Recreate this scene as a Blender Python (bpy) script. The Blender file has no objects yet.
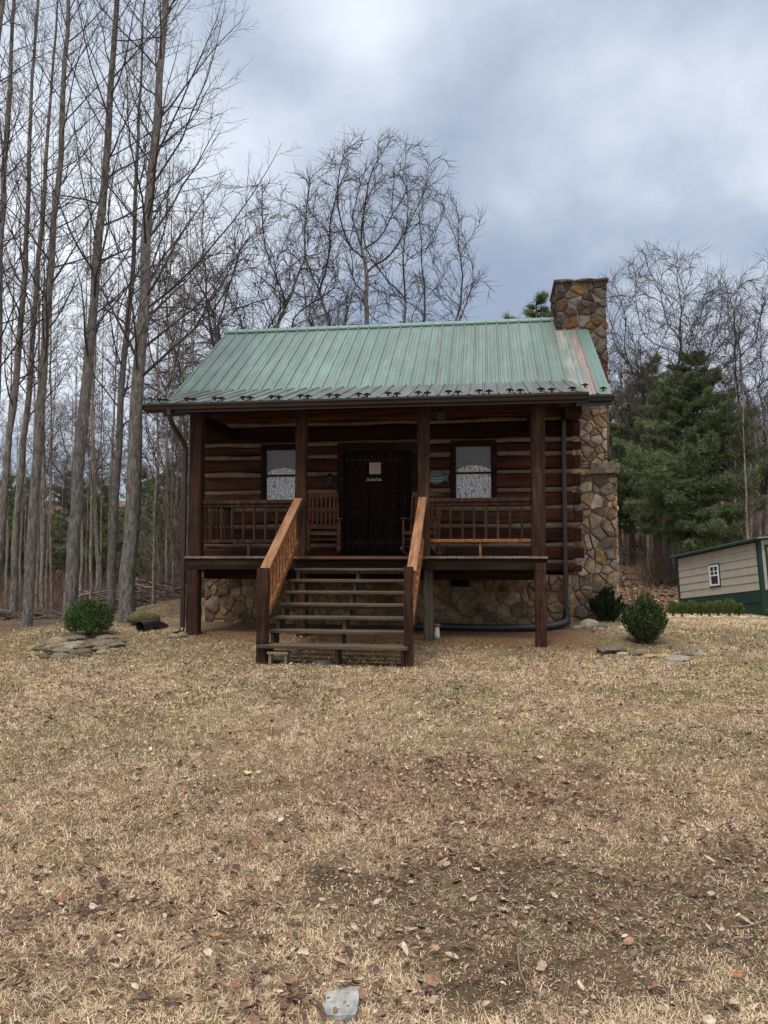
import bpy, math, random
import numpy as np
from mathutils import Vector, Matrix
R = math.radians
sc = bpy.context.scene
C = sc.collection
rng = np.random.default_rng(7)
random.seed(7)

# ------------------------------------------------------------------ helpers
def link(o, parent=None):
    C.objects.link(o)
    if parent is not None: o.parent = parent
    return o
def tag(o, label=None, cat=None, group=None, kind=None):
    if label: o['label'] = label
    if cat: o['category'] = cat
    if group: o['group'] = group
    if kind: o['kind'] = kind
    return o
def thing(name, label, cat, loc=(0,0,0), rz=0, group=None):
    o = bpy.data.objects.new(name, None); link(o)
    o.location = loc; o.rotation_euler = (0,0,rz); o.empty_display_size = .2
    return tag(o, label, cat, group)
def children(o): return [c for c in bpy.data.objects if c.parent == o]
def dup(o, loc=None, rz=None, s=None, parent=None, label=None):
    c = o.copy(); link(c)
    if parent is not None: c.parent = parent
    if loc is not None: c.location = loc
    if rz is not None: c.rotation_euler = (o.rotation_euler[0], o.rotation_euler[1], rz)
    if s is not None: c.scale = (s,s,s) if not hasattr(s,'__len__') else s
    if label: c['label'] = label
    for ch in KIDS.get(o.name, []): dup(ch, parent=c)
    return c
KIDS = {}
def kid(o, parent):
    if parent is not None: KIDS.setdefault(parent.name, []).append(o)

class MB:
    """collects boxes, tubes, prisms -> one mesh"""
    def __init__(s): s.v=[]; s.f=[]; s.c=[]
    def add(s, vs, fs, col=None):
        n=len(s.v); s.v += [tuple(p) for p in vs]; s.f += [tuple(i+n for i in f) for f in fs]
        s.c += [col or (1,1,1)]*len(vs); return s
    def box(s, x0,x1,y0,y1,z0,z1, M=None, col=None):
        vs=[(x0,y0,z0),(x1,y0,z0),(x1,y1,z0),(x0,y1,z0),(x0,y0,z1),(x1,y0,z1),(x1,y1,z1),(x0,y1,z1)]
        if M is not None: vs=[tuple(M@Vector(p)) for p in vs]
        return s.add(vs,[(0,3,2,1),(4,5,6,7),(0,1,5,4),(1,2,6,5),(2,3,7,6),(3,0,4,7)],col)
    def bar(s, a, b, w, h, up=(0,0,1), col=None):
        a=Vector(a); b=Vector(b); d=(b-a); L=d.length; d.normalize()
        up=Vector(up); sd=d.cross(up)
        if sd.length<1e-4: sd=d.cross(Vector((1,0,0)))
        sd.normalize(); up=sd.cross(d)
        M=Matrix((( d.x,sd.x,up.x,a.x),(d.y,sd.y,up.y,a.y),(d.z,sd.z,up.z,a.z),(0,0,0,1)))
        return s.box(0,L,-w/2,w/2,-h/2,h/2,M,col)
    def tube(s, pts, rad, n=8, cap=True, col=None):
        pts=[Vector(p) for p in pts]
        if not hasattr(rad,'__len__'): rad=[rad]*len(pts)
        vs=[];fs=[]
        ref=None
        for i,p in enumerate(pts):
            t=(pts[min(i+1,len(pts)-1)]-pts[max(i-1,0)]).normalized()
            if ref is None: ref=Vector((0,0,1)) if abs(t.z)<.9 else Vector((1,0,0))
            a=t.cross(ref).normalized(); b=t.cross(a); ref=-b if False else a.cross(t)
            for k in range(n):
                w=2*math.pi*k/n
                vs.append(p+a*math.cos(w)*rad[i]+b*math.sin(w)*rad[i])
        for i in range(len(pts)-1):
            for k in range(n):
                fs.append((i*n+k,i*n+(k+1)%n,(i+1)*n+(k+1)%n,(i+1)*n+k))
        if cap: fs.append(tuple(range(n-1,-1,-1))); fs.append(tuple((len(pts)-1)*n+k for k in range(n)))
        return s.add(vs,fs,col)
    def prism(s, prof, a, b, col=None):
        """prof: list of 3D offsets extruded from a to b"""
        n=len(prof); vs=[Vector(a)+Vector(p) for p in prof]+[Vector(b)+Vector(p) for p in prof]
        fs=[(i,(i+1)%n,n+(i+1)%n,n+i) for i in range(n)]+[tuple(range(n-1,-1,-1)),tuple(range(n,2*n))]
        return s.add(vs,fs,col)
    def build(s, name, m, parent=None, smooth=False, bevel=0, col=False):
        me=bpy.data.meshes.new(name); me.from_pydata(s.v,[],s.f)
        if isinstance(m,str): m=MT[m]
        me.materials.append(m)
        if smooth: me.polygons.foreach_set('use_smooth',[True]*len(me.polygons))
        if col:
            ca=me.color_attributes.new('tint','FLOAT_COLOR','POINT')
            ca.data.foreach_set('color',np.array([(c[0],c[1],c[2],1) for c in s.c],dtype=np.float32).ravel())
        import bmesh
        bm=bmesh.new(); bm.from_mesh(me); bmesh.ops.recalc_face_normals(bm,faces=bm.faces); bm.to_mesh(me); bm.free()
        o=bpy.data.objects.new(name,me); link(o,parent); kid(o,parent)
        if bevel:
            b=o.modifiers.new('bevel','BEVEL'); b.width=bevel; b.segments=1; b.limit_method='ANGLE'
        return o

def fast(name, V, faces, m, parent=None, col=None, smooth=False):
    """V Nx3; faces: list of int arrays (k x size)"""
    me=bpy.data.meshes.new(name)
    V=np.asarray(V,dtype=np.float32)
    me.vertices.add(len(V)); me.vertices.foreach_set('co',V.ravel())
    loops=np.concatenate([f.ravel() for f in faces]).astype(np.int32)
    tot=np.concatenate([np.full(len(f),f.shape[1],dtype=np.int32) for f in faces])
    st=np.concatenate([[0],np.cumsum(tot)[:-1]]).astype(np.int32)
    me.loops.add(len(loops)); me.loops.foreach_set('vertex_index',loops)
    me.polygons.add(len(tot)); me.polygons.foreach_set('loop_start',st); me.polygons.foreach_set('loop_total',tot)
    if smooth: me.polygons.foreach_set('use_smooth',np.ones(len(tot),dtype=bool))
    me.update(calc_edges=True)
    if col is not None:
        ca=me.color_attributes.new('tint','FLOAT_COLOR','POINT')
        c4=np.ones((len(V),4),dtype=np.float32); c4[:,:3]=col
        ca.data.foreach_set('color',c4.ravel())
    if isinstance(m,str): m=MT[m]
    me.materials.append(m)
    o=bpy.data.objects.new(name,me); link(o,parent); kid(o,parent)
    return o

# numpy value noise
def vnoise(x,y,seed=0):
    xi=np.floor(x).astype(np.int64); yi=np.floor(y).astype(np.int64); fx=x-xi; fy=y-yi
    fx=fx*fx*(3-2*fx); fy=fy*fy*(3-2*fy)
    def h(a,b):
        n=(a*374761393+b*668265263+seed*1442695041)&0xffffffff
        n=((n^(n>>13))*1274126177)&0xffffffff
        return ((n^(n>>16))&0xffff)/65535.
    return (h(xi,yi)*(1-fx)+h(xi+1,yi)*fx)*(1-fy)+(h(xi,yi+1)*(1-fx)+h(xi+1,yi+1)*fx)*fy
def fbm(x,y,seed=0,oct=4):
    t=0;a=.5;s=0
    for i in range(oct):
        t=t+a*vnoise(x,y,seed+i*17); s+=a; a*=.5; x=x*2.03+3.1; y=y*2.03+1.7
    return t/s
def ss(a,b,x):
    t=np.clip((x-a)/(b-a),0,1); return t*t*(3-2*t)

# ------------------------------------------------------------------ terrain
def hgt(x,y):
    x=np.asarray(x,dtype=float); y=np.asarray(y,dtype=float)
    z=.2*ss(3,10,y)+.17*ss(10.5,13,y)
    rgt=ss(2,8,x)
    z=z-rgt*.70*ss(12,25,y)
    z=z-.75*ss(25.5,31,y)*ss(4,9,x)
    lft=ss(4.5,7,-x)
    z=z-lft*.9*ss(14.5,22,y)
    z=z+.28*np.exp(-((x+4.2)**2/2.5+(y-17.5)**2/5))
    z=z+rgt*1.15*ss(31.5,37,y)
    hill=np.maximum(0,y-36)
    z=z+np.where(hill<60,.15*hill*ss(0,14,hill),9.+.05*(hill-60))
    z=z+.05*(fbm(x*.5,y*.5,3,3)-.5)+.02*(fbm(x*2.2,y*2.2,5,3)-.5)*ss(60,5,np.abs(y))
    return z
def H1(x,y): return float(hgt(x,y))

# camera numbers
EYE=Vector((0,0,1.62)); FPX=769.; TH=math.atan(43/769)
_F=Vector((0,math.cos(TH),math.sin(TH))); _U=Vector((0,-math.sin(TH),math.cos(TH)))
def ray(px,py): return (_F+Vector((1,0,0))*((px-384)/FPX)+_U*((512-py)/FPX))
def gpt(px,py):
    r=ray(px,py); t=1.5
    while t<200:
        p=EYE+r*t
        if p.z<H1(p.x,p.y): return Vector((p.x,p.y,H1(p.x,p.y)))
        t+=.02+.002*t
    return EYE+r*60
def at(px,py,d):
    r=ray(px,py); return EYE+r*(d/r.y)
YAW=-R(7.5); OH=Vector((-.345,12.05,0))
_u=Vector((math.cos(R(7.5)),-math.sin(R(7.5)),0)); _v=Vector((math.sin(R(7.5)),math.cos(R(7.5)),0))
def HW(u,v,z=0): return OH+_u*u+_v*v+Vector((0,0,z))
def hground(u,v):
    p=HW(u,v); return H1(p.x,p.y)

# ------------------------------------------------------------------ materials
MT={}
def newmat(name):
    m=bpy.data.materials.new(name); m.use_nodes=True; MT[name]=m
    nt=m.node_tree; b=nt.nodes['Principled BSDF']; return m,nt,b
def N(nt,t,**k):
    n=nt.nodes.new(t)
    for a,v in k.items():
        if a.startswith('i_'): n.inputs[a[2:]].default_value=v
        else: setattr(n,a,v)
    return n
def mixc(nt,fac,a,b,mode='MIX'):
    n=nt.nodes.new('ShaderNodeMix'); n.data_type='RGBA'; n.blend_type=mode
    for s,v in ((0,fac),(6,a),(7,b)):
        if hasattr(v,'links') or isinstance(v,bpy.types.NodeSocket): nt.links.new(v,n.inputs[s])
        else: n.inputs[s].default_value = v if s==0 else (v[0],v[1],v[2],1)
    return n.outputs[2]
def noise(nt,vec,scale,detail=4,rough=.6,dist=0):
    n=N(nt,'ShaderNodeTexNoise'); n.inputs['Scale'].default_value=scale; n.inputs['Detail'].default_value=detail
    n.inputs['Roughness'].default_value=rough; n.inputs['Distortion'].default_value=dist
    nt.links.new(vec,n.inputs['Vector']); return n.outputs[0]
def ramp(nt,fac,a,b):
    n=N(nt,'ShaderNodeMapRange'); n.inputs[1].default_value=a; n.inputs[2].default_value=b
    nt.links.new(fac,n.inputs[0]); return n.outputs[0]
def coords(nt,scale=(1,1,1),kind='Object'):
    t=N(nt,'ShaderNodeTexCoord'); mp=N(nt,'ShaderNodeMapping'); mp.inputs['Scale'].default_value=scale
    nt.links.new(t.outputs[kind],mp.inputs[0]); return mp.outputs[0]
def simple(name, c1, c2, scale=8, stretch=(1,1,1), rough=.8, bump=.3, bscale=None, lo=.35, hi=.65, tint=False, c3=None, s3=2, metal=0, dist=.01, spec=.1, detail=5, thr3=(.55,.7)):
    m,nt,b=newmat(name); co=coords(nt,stretch)
    n1=noise(nt,co,scale,detail)
    col=mixc(nt,ramp(nt,n1,lo,hi),c1,c2)
    if c3:
        n3=noise(nt,coords(nt,stretch if s3>0 else (1,1,1)),abs(s3),4)
        col=mixc(nt,ramp(nt,n3,*thr3),col,c3)
    if tint:
        a=N(nt,'ShaderNodeAttribute',attribute_name='tint'); col=mixc(nt,1.,col,a.outputs[0],'MULTIPLY')
    nt.links.new(col,b.inputs['Base Color'])
    b.inputs['Roughness'].default_value=rough; b.inputs['Metallic'].default_value=metal
    b.inputs['Specular IOR Level'].default_value=spec
    if bump:
        bn=N(nt,'ShaderNodeBump'); bn.inputs['Strength'].default_value=bump; bn.inputs['Distance'].default_value=dist
        nt.links.new(noise(nt,co,bscale or scale*3,6),bn.inputs['Height']); nt.links.new(bn.outputs[0],b.inputs['Normal'])
    return m
VG=(6,6,.5); HG=(.5,6,6)
simple('post_wood',(.062,.030,.017),(.024,.0125,.008),4,VG,.8,.6,c3=(.095,.055,.033),s3=1.3,spec=.12)
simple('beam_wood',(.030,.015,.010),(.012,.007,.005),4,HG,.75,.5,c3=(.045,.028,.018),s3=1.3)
simple('log_wood',(.092,.036,.021),(.036,.016,.010),3,HG,.7,.8,c3=(.105,.056,.032),s3=1.2,tint=True,spec=.1)
simple('log_end',(.07,.03,.018),(.02,.012,.01),5,(1,1,1),.8,.6)
simple('chinking',(.27,.20,.14),(.19,.14,.10),5,(1,1,1),.95,.5)
simple('black_door',(.020,.011,.007),(.009,.005,.004),3,VG,.7,.3,spec=.06)
simple('stained_lit_wood',(.33,.14,.055),(.18,.072,.03),4,(3,3,3),.6,.4,c3=(.11,.045,.022),s3=3)
simple('rail_wood',(.33,.165,.08),(.19,.09,.045),4,(5,.6,1),.6,.5,c3=(.14,.065,.035),s3=2)
simple('tread_wood',(.125,.088,.058),(.06,.044,.031),4,HG,.85,.6,c3=(.11,.10,.065),s3=1.5)
simple('grey_wood',(.115,.088,.066),(.06,.047,.037),4,VG,.85,.6)
simple('deck_wood',(.24,.20,.16),(.12,.10,.085),4,HG,.85,.5)
simple('iron',(.012,.011,.011),(.03,.025,.02),12,(1,1,1),.5,.2,metal=.6)
simple('stud_metal',(.07,.065,.06),(.1,.09,.08),12,(1,1,1),.4,0,metal=.7)
simple('gutter_metal',(.035,.019,.015),(.022,.013,.011),3,(1,1,1),.35,.05,spec=.5)
simple('black_plastic',(.02,.021,.024),(.035,.035,.035),8,(1,1,1),.45,.1,spec=.5)
simple('dark_void',(.004,.004,.004),(.006,.006,.006),3,(1,1,1),.9,0)
simple('mortar',(.25,.20,.145),(.13,.10,.072),14,(1,1,1),.95,.8)
simple('stone',(1.0,.93,.84),(.55,.49,.43),9,(1,1,1),.9,1.,bscale=20,tint=True,c3=(.40,.32,.24),s3=2.6,dist=.03,spec=.1,thr3=(.5,.72))
simple('rock',(.36,.32,.27),(.16,.145,.125),6,(1,1,1),.9,.9,bscale=20,tint=True,c3=(.20,.20,.13),s3=3,dist=.02)
simple('concrete',(.40,.385,.35),(.22,.21,.19),18,(1,1,1),.95,.9,bscale=60,c3=(.2,.2,.19),s3=30,dist=.008)
simple('bark',(.31,.275,.238),(.14,.12,.104),6,(3.5,3.5,1.0),.95,1.0,bscale=11,c3=(.20,.20,.165),s3=-2.2,dist=.06,tint=True,spec=.05,lo=.38,hi=.62,thr3=(.58,.8))
simple('twig_bark',(.115,.095,.085),(.058,.047,.042),3,(1,1,1),.9,0,tint=True)
simple('needle',(.62,.62,.62),(1.15,1.15,1.15),1.2,(1,1,1),.6,0,tint=True)
simple('leafy',(.6,.6,.6),(1.2,1.2,1.2),5,(1,1,1),.5,0,tint=True)
simple('litter',(.6,.6,.6),(1.2,1.2,1.2),60,(1,1,1),.95,0,tint=True,spec=.03)
simple('siding',(.42,.375,.305),(.36,.32,.26),2,(1,1,1),.5,.05)
simple('green_metal',(.016,.040,.030),(.022,.048,.036),2,(1,1,1),.45,.05)
simple('teal_metal',(.13,.21,.175),(.17,.25,.21),2,(1,1,1),.45,.05)
simple('white_paint',(.75,.75,.74),(.62,.62,.60),3,(1,1,1),.5,.05)
simple('stool_wood',(.26,.225,.15),(.17,.145,.10),8,(1,1,1),.9,.3)
simple('rocker_wood',(.20,.088,.042),(.11,.05,.027),6,(1,1,1),.6,.2)
simple('sign_cream',(.5,.44,.36),(.42,.37,.3),20,(1,1,1),.7,0)
simple('sign_teal',(.05,.12,.14),(.14,.22,.23),14,(1,1,1),.6,.1)
simple('lamp_glass',(.03,.03,.035),(.05,.05,.05),5,(1,1,1),.15,0)
simple('blind',(.17,.165,.14),(.13,.125,.105),1,(1,1,60),.8,0,spec=.02)

def glassmat():
    m,nt,b=newmat('pane_glass')
    out=nt.nodes['Material Output']
    tr=N(nt,'ShaderNodeBsdfTransparent'); gl=N(nt,'ShaderNodeBsdfGlossy'); gl.inputs['Roughness'].default_value=.03
    fr=N(nt,'ShaderNodeFresnel'); fr.inputs[0].default_value=1.33
    mx=N(nt,'ShaderNodeMixShader'); nt.links.new(fr.outputs[0],mx.inputs[0]); nt.links.new(tr.outputs[0],mx.inputs[1]); nt.links.new(gl.outputs[0],mx.inputs[2])
    nt.links.new(mx.outputs[0],out.inputs[0])
glassmat()
def reflection_lacemat():  # curtain whites painted in for sky mirrored in the glass
    m,nt,b=newmat('reflection_lace')
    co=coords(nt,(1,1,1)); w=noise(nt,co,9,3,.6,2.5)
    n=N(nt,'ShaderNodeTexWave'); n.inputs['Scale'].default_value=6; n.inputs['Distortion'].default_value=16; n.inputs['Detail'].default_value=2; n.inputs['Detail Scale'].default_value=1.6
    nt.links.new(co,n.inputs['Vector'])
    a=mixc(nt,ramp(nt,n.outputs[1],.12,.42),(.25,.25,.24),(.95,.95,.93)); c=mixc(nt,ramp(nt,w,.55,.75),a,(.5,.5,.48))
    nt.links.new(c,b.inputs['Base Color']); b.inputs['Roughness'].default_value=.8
reflection_lacemat()
def roofmat(name,base,lite,dirt,dirtamt,rust=False):
    m,nt,b=newmat(name)
    tc=N(nt,'ShaderNodeTexCoord').outputs['Object']
    co=coords(nt,(1.3,.42,.42)); co2=coords(nt,(5.,.55,.55))
    n1=noise(nt,co,1.6,5,.65); n2=noise(nt,co2,2.,5,.7); n3=noise(nt,coords(nt,(1,1,1)),14,5,.7)
    col=mixc(nt,ramp(nt,n1,.40,.62),base,lite)
    col=mixc(nt,ramp(nt,n2,dirtamt[0],dirtamt[1]),col,dirt)
    col=mixc(nt,ramp(nt,n3,.62,.82),col,tuple(c*.55 for c in base))
    # panel-to-panel tone difference
    sx=N(nt,'ShaderNodeSeparateXYZ'); nt.links.new(tc,sx.inputs[0])
    fl=N(nt,'ShaderNodeMath',operation='SNAP'); fl.inputs[1].default_value=.914; nt.links.new(sx.outputs[0],fl.inputs[0])
    wn=N(nt,'ShaderNodeTexWhiteNoise',noise_dimensions='1D'); nt.links.new(fl.outputs[0],wn.inputs['W'])
    pm=ramp(nt,wn.outputs[0],0,1); pmn=pm.node; pmn.inputs[3].default_value=.86; pmn.inputs[4].default_value=1.08
    hs=N(nt,'ShaderNodeHueSaturation'); nt.links.new(pm,hs.inputs['Value']); nt.links.new(col,hs.inputs['Color']); col=hs.outputs[0]
    # grime grows toward the right end
    g=ramp(nt,sx.outputs[0],-1.5,3.2); gm=N(nt,'ShaderNodeMath',operation='MULTIPLY'); gm.inputs[1].default_value=.45 if not rust else .18
    nt.links.new(g,gm.inputs[0]); col=mixc(nt,gm.outputs[0],col,dirt)
    if rust:
        def band(c,w):
            a=N(nt,'ShaderNodeMath',operation='SUBTRACT'); a.inputs[1].default_value=c; nt.links.new(sx.outputs[0],a.inputs[0])
            ab=N(nt,'ShaderNodeMath',operation='ABSOLUTE'); nt.links.new(a.outputs[0],ab.inputs[0])
            r=ramp(nt,ab.outputs[0],w,w*.3); return r
        nb=ramp(nt,noise(nt,coords(nt,(7,.8,.8)),1.6,5,.7),.36,.62)
        def bm(c,w,k,cc,col):
            mu=N(nt,'ShaderNodeMath',operation='MULTIPLY'); nt.links.new(band(c,w),mu.inputs[0]); nt.links.new(nb,mu.inputs[1])
            m2=N(nt,'ShaderNodeMath',operation='MULTIPLY'); m2.inputs[1].default_value=k; nt.links.new(mu.outputs[0],m2.inputs[0]); return mixc(nt,m2.outputs[0],col,cc)
        col=bm(3.50,.17,.8,(.33,.29,.24),col); col=bm(3.72,.10,.75,(.36,.165,.13),col)
        col=bm(3.92,.16,.5,(.09,.21,.165),col)
    nt.links.new(col,b.inputs['Base Color']); b.inputs['Roughness'].default_value=.5; b.inputs['Specular IOR Level'].default_value=.4
roofmat('roof_green',(.082,.150,.122),(.132,.212,.172),(.095,.115,.095),(.43,.66),True)
roofmat('porch_roof_green',(.09,.135,.112),(.145,.19,.158),(.07,.066,.055),(.34,.58))

def groundmat():
    m,nt,b=newmat('lawn_ground')
    a=N(nt,'ShaderNodeAttribute',attribute_name='tint')
    co=coords(nt,(1,1,1))
    n1=noise(nt,co,28,8,.75); n2=noise(nt,co,3.,5,.7); n3=noise(nt,co,110,6,.8)
    k=mixc(nt,ramp(nt,n1,.3,.7),(.42,.38,.34),(1.35,1.35,1.35))
    k2=mixc(nt,ramp(nt,n2,.3,.7),(.75,.75,.75),(1.15,1.12,1.08))
    k3=mixc(nt,ramp(nt,n3,.35,.65),(.6,.6,.6),(1.25,1.25,1.22))
    c=mixc(nt,1.,a.outputs[0],k,'MULTIPLY'); c=mixc(nt,1.,c,k2,'MULTIPLY'); c=mixc(nt,1.,c,k3,'MULTIPLY')
    nt.links.new(c,b.inputs['Base Color']); b.inputs['Roughness'].default_value=.95; b.inputs['Specular IOR Level'].default_value=.1
    bn=N(nt,'ShaderNodeBump'); bn.inputs['Strength'].default_value=1.; bn.inputs['Distance'].default_value=.05
    nt.links.new(n1,bn.inputs['Height']); nt.links.new(bn.outputs[0],b.inputs['Normal'])
groundmat()
def blademat():
    m,nt,b=newmat('blade')
    a=N(nt,'ShaderNodeAttribute',attribute_name='tint')
    nt.links.new(a.outputs[0],b.inputs['Base Color']); b.inputs['Roughness'].default_value=.7; b.inputs['Specular IOR Level'].default_value=.2
blademat()

# ------------------------------------------------------------------ ground
def gauss(x,y,cx,cy,rx,ry): return np.exp(-(((x-cx)/rx)**2+((y-cy)/ry)**2))
def houseuv(x,y):
    dx=x-OH.x; dy=y-OH.y
    return dx*_u.x+dy*_u.y, dx*_v.x+dy*_v.y
def masks(x,y):
    n=fbm(x*1.1,y*1.1,11,4); n2=fbm(x*3.2,y*3.2,29,4)
    dirt=1.25*gauss(x,y,1.0,3.35,1.0,.75)+.9*gauss(x,y,.15,3.9,.7,.5)+.9*gauss(x,y,2.0,3.9,.9,.5)+.5*gauss(x,y,-.6,4.6,.35,.35)+.5*gauss(x,y,1.3,5.0,1.1,.4)
    dirt=np.clip(ss(.25,1.15,dirt*(.2+1.5*n2))*.75+ .45*ss(.64,.78,n2),0,1)
    uu,vv=houseuv(x,y)
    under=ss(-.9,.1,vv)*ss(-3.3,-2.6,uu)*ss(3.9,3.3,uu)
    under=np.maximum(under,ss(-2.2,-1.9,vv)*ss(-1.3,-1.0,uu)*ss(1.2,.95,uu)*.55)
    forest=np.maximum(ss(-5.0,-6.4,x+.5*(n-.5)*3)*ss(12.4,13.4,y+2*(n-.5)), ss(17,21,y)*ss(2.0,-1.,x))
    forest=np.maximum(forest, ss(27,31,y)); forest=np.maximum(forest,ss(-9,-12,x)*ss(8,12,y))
    green=np.clip(ss(.42,.62,n)*(.25+.75*ss(4,8,y))*.9,0,1)
    green=np.maximum(green,.8*gauss(x,y,-2.9,10.8,2.2,1.0)); green=np.maximum(green,.7*gauss(x,y,.5,7.2,.5,.4)); green=np.maximum(green,.6*gauss(x,y,2.0,6.,1.2,.6))
    red=np.clip(gauss(x,y,.6,5.2,1.6,.9)*1.0*(.4+n2)+.4*gauss(x,y,-2,3.5,2,1),0,1)
    return dirt,under,forest,green,red,n,n2
def mix3(c,k,t): t=t[...,None]; return c*(1-t)+np.array(k)*t
def ground():
    xs=np.concatenate([np.linspace(-260,-20,40),np.linspace(-19,-9,34),np.arange(-8.8,9.,.07),np.linspace(9.1,20,36),np.linspace(21,260,40)])
    ys=np.concatenate([np.linspace(-60,0,16),np.linspace(.4,2.0,8),np.arange(2.1,15,.07),np.linspace(15.1,42,110),np.linspace(43,320,60)])
    X,Y=np.meshgrid(xs,ys); Z=hgt(X,Y)
    d,u,f,g,r,n,n2=masks(X,Y)
    Z=Z-.02*d*0
    col=np.zeros(X.shape+(3,))+np.array((.39,.28,.175))
    col=mix3(col,(.24,.205,.10),g*.6); col=mix3(col,(.30,.19,.125),r*.8)
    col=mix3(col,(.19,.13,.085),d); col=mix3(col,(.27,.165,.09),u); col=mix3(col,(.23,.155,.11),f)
    clay=gauss(X,Y,12.3,34.6,3.2,1.9); col=mix3(col,(.25,.15,.10),np.clip(clay*1.3,0,1))
    ny,nx=X.shape; idx=np.arange(nx*ny).reshape(ny,nx)
    F=np.stack([idx[:-1,:-1],idx[:-1,1:],idx[1:,1:],idx[1:,:-1]],-1).reshape(-1,4)
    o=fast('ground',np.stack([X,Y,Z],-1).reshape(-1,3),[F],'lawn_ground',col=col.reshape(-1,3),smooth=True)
    tag(o,kind='structure')
ground()

# bed circles (mulch) where the grass stays out
BEDS=[(gpt(89,640).x,gpt(89,640).y,.62),(gpt(645,642).x,gpt(645,642).y,.60)]
def blades():
    P=[];
    def strip(y0,y1,xl,xr,dens):
        A=(y1-y0)*(xr-xl); k=int(A*dens)
        return np.stack([rng.uniform(xl,xr,k),rng.uniform(y0,y1,k)],-1)
    y=2.1
    while y<13.2:
        dy=.25; w=.52*y+1.3
        P.append(strip(y,y+dy,-w,w,30000*(2.75/max(y,2.6))**1.6)); y+=dy
    while y<26.2:
        dy=.5; P.append(strip(y,y+dy,2.5,.56*y+1.5,1200)); y+=dy
    P.append(strip(13,17,-6,-3.4,700))
    P=np.concatenate(P); x,y=P[:,0],P[:,1]
    d,u,f,g,r,n,n2=masks(x,y)
    uu,vv=houseuv(x,y); inside=(vv>.5)&(uu>-3.4)&(uu<3.7)&(vv<8)
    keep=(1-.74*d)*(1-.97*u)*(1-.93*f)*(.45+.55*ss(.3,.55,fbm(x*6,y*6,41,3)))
    keep=np.where(inside,0,keep)
    for bx,by,br in BEDS: keep=np.where((x-bx)**2/1.3+(y-by)**2<br*br,keep*.06,keep)
    m=rng.random(len(x))<keep; x,y=x[m],y[m]; g=g[m]; r=r[m]; n=n[m]; n2=n2[m]; d=d[m]
    k=len(x); dist=np.hypot(x,y)
    z=hgt(x,y)
    far=1+np.clip((dist-3)/7,0,2)
    L=rng.uniform(.016,.050,k)*(1+.25*far)*.95*(1-.45*d); W=rng.uniform(.0007,.0016,k)*far*np.where(rng.random(k)<.06,1.8,1.)
    # combed tufts: direction field plus scatter
    th=fbm(x*4.5,y*4.5,53,2)*16+rng.normal(0,1.3,k)
    el=np.clip(rng.normal(.42,.34,k),.03,1.5)
    dx=np.cos(th)*np.cos(el); dy=np.sin(th)*np.cos(el); dz=np.sin(el)
    px,py=-np.sin(th),np.cos(th)
    tw=rng.normal(0,.5,k)
    b=np.stack([x,y,z-.004],-1); D=np.stack([dx,dy,dz],-1)*L[:,None]; S=np.stack([px,py,tw*.3],-1)*W[:,None]
    mid=b+D*.55; tip=b+D; tip[:,2]-=L*rng.uniform(.05,.45,k); tip[:,0]+=rng.normal(0,.13,k)*L; tip[:,1]+=rng.normal(0,.13,k)*L
    tip[:,2]=np.maximum(tip[:,2],z+.003)
    V=np.stack([b-S,b+S,mid+S*.8,mid-S*.8,tip],1).reshape(-1,3)
    i=np.arange(k)*5
    Q=np.stack([i,i+1,i+2,i+3],-1); T=np.stack([i+3,i+2,i+4],-1)
    t=rng.random(k)
    pal=np.array([(.63,.47,.30),(.55,.39,.235),(.70,.55,.37),(.46,.30,.185),(.29,.19,.12),(.50,.43,.22)])
    c=pal[rng.choice(6,k,p=[.30,.24,.14,.15,.07,.10])]
    gg=(rng.random(k)<g*.42); c[gg]=np.array((.21,.22,.075))*rng.uniform(.7,1.3,(gg.sum(),1))
    rr=(rng.random(k)<r*.6); c[rr]=np.array((.33,.185,.12))*rng.uniform(.7,1.3,(rr.sum(),1))
    c=c*np.where(el<.22,.80,1.)[:,None]*(.78+.44*fbm(x*9,y*9,61,2)[:,None])*(.85+.3*n2[:,None])*rng.uniform(.8,1.15,(k,1))
    col=np.repeat(c,5,0); 
    o=fast('lawn_grass',V,[Q,T],'blade',col=col)
    tag(o,'short dry straw coloured winter grass covering the lawn','grass',kind='stuff')
    print('blades',k)
blades()

def leafmesh(name,P,size,cols,label,cat,flat=.30,lift=.028,narrow=.55):
    k=len(P); x,y=P[:,0],P[:,1]; z=hgt(x,y)+lift*rng.uniform(.2,1.4,k)
    th=rng.uniform(0,6.28,k); a=np.stack([np.cos(th),np.sin(th),rng.normal(0,flat,k)],-1)
    bvec=np.stack([-np.sin(th),np.cos(th),rng.normal(0,flat,k)],-1)
    nrm=np.cross(a,bvec); nrm/=np.linalg.norm(nrm,axis=1,keepdims=True)
    L=size[:,None]; W=L*rng.uniform(narrow*.6,narrow*1.3,(k,1)); curl=L*rng.uniform(-.08,.30,(k,1))
    c0=np.stack([x,y,z],-1)
    def p(s,t,h): return c0+a*L*s*.5+bvec*W*t*.5+nrm*curl*h
    j=lambda: rng.uniform(.75,1.25,(k,1))
    V=np.stack([p(-1,0,.6),p(-.45,-.9*j(),.9*j()),p(-.4,0,0),p(-.45,.9*j(),.9*j()),p(.35,-1*j(),.8*j()),p(.3,0,0),p(.35,1*j(),.8*j()),p(1.05,0,.8*j())],1).reshape(-1,3)
    i=np.arange(k)*8
    Q=np.concatenate([np.stack([i+1,i+4,i+5,i+2],-1),np.stack([i+2,i+5,i+6,i+3],-1)])
    T=np.concatenate([np.stack([i,i+1,i+2],-1),np.stack([i,i+2,i+3],-1),np.stack([i+4,i+7,i+5],-1),np.stack([i+5,i+7,i+6],-1)])
    o=fast(name,V,[Q,T],'litter',col=np.repeat(cols,8,0))
    tag(o,label,cat,kind='stuff'); return o
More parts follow.
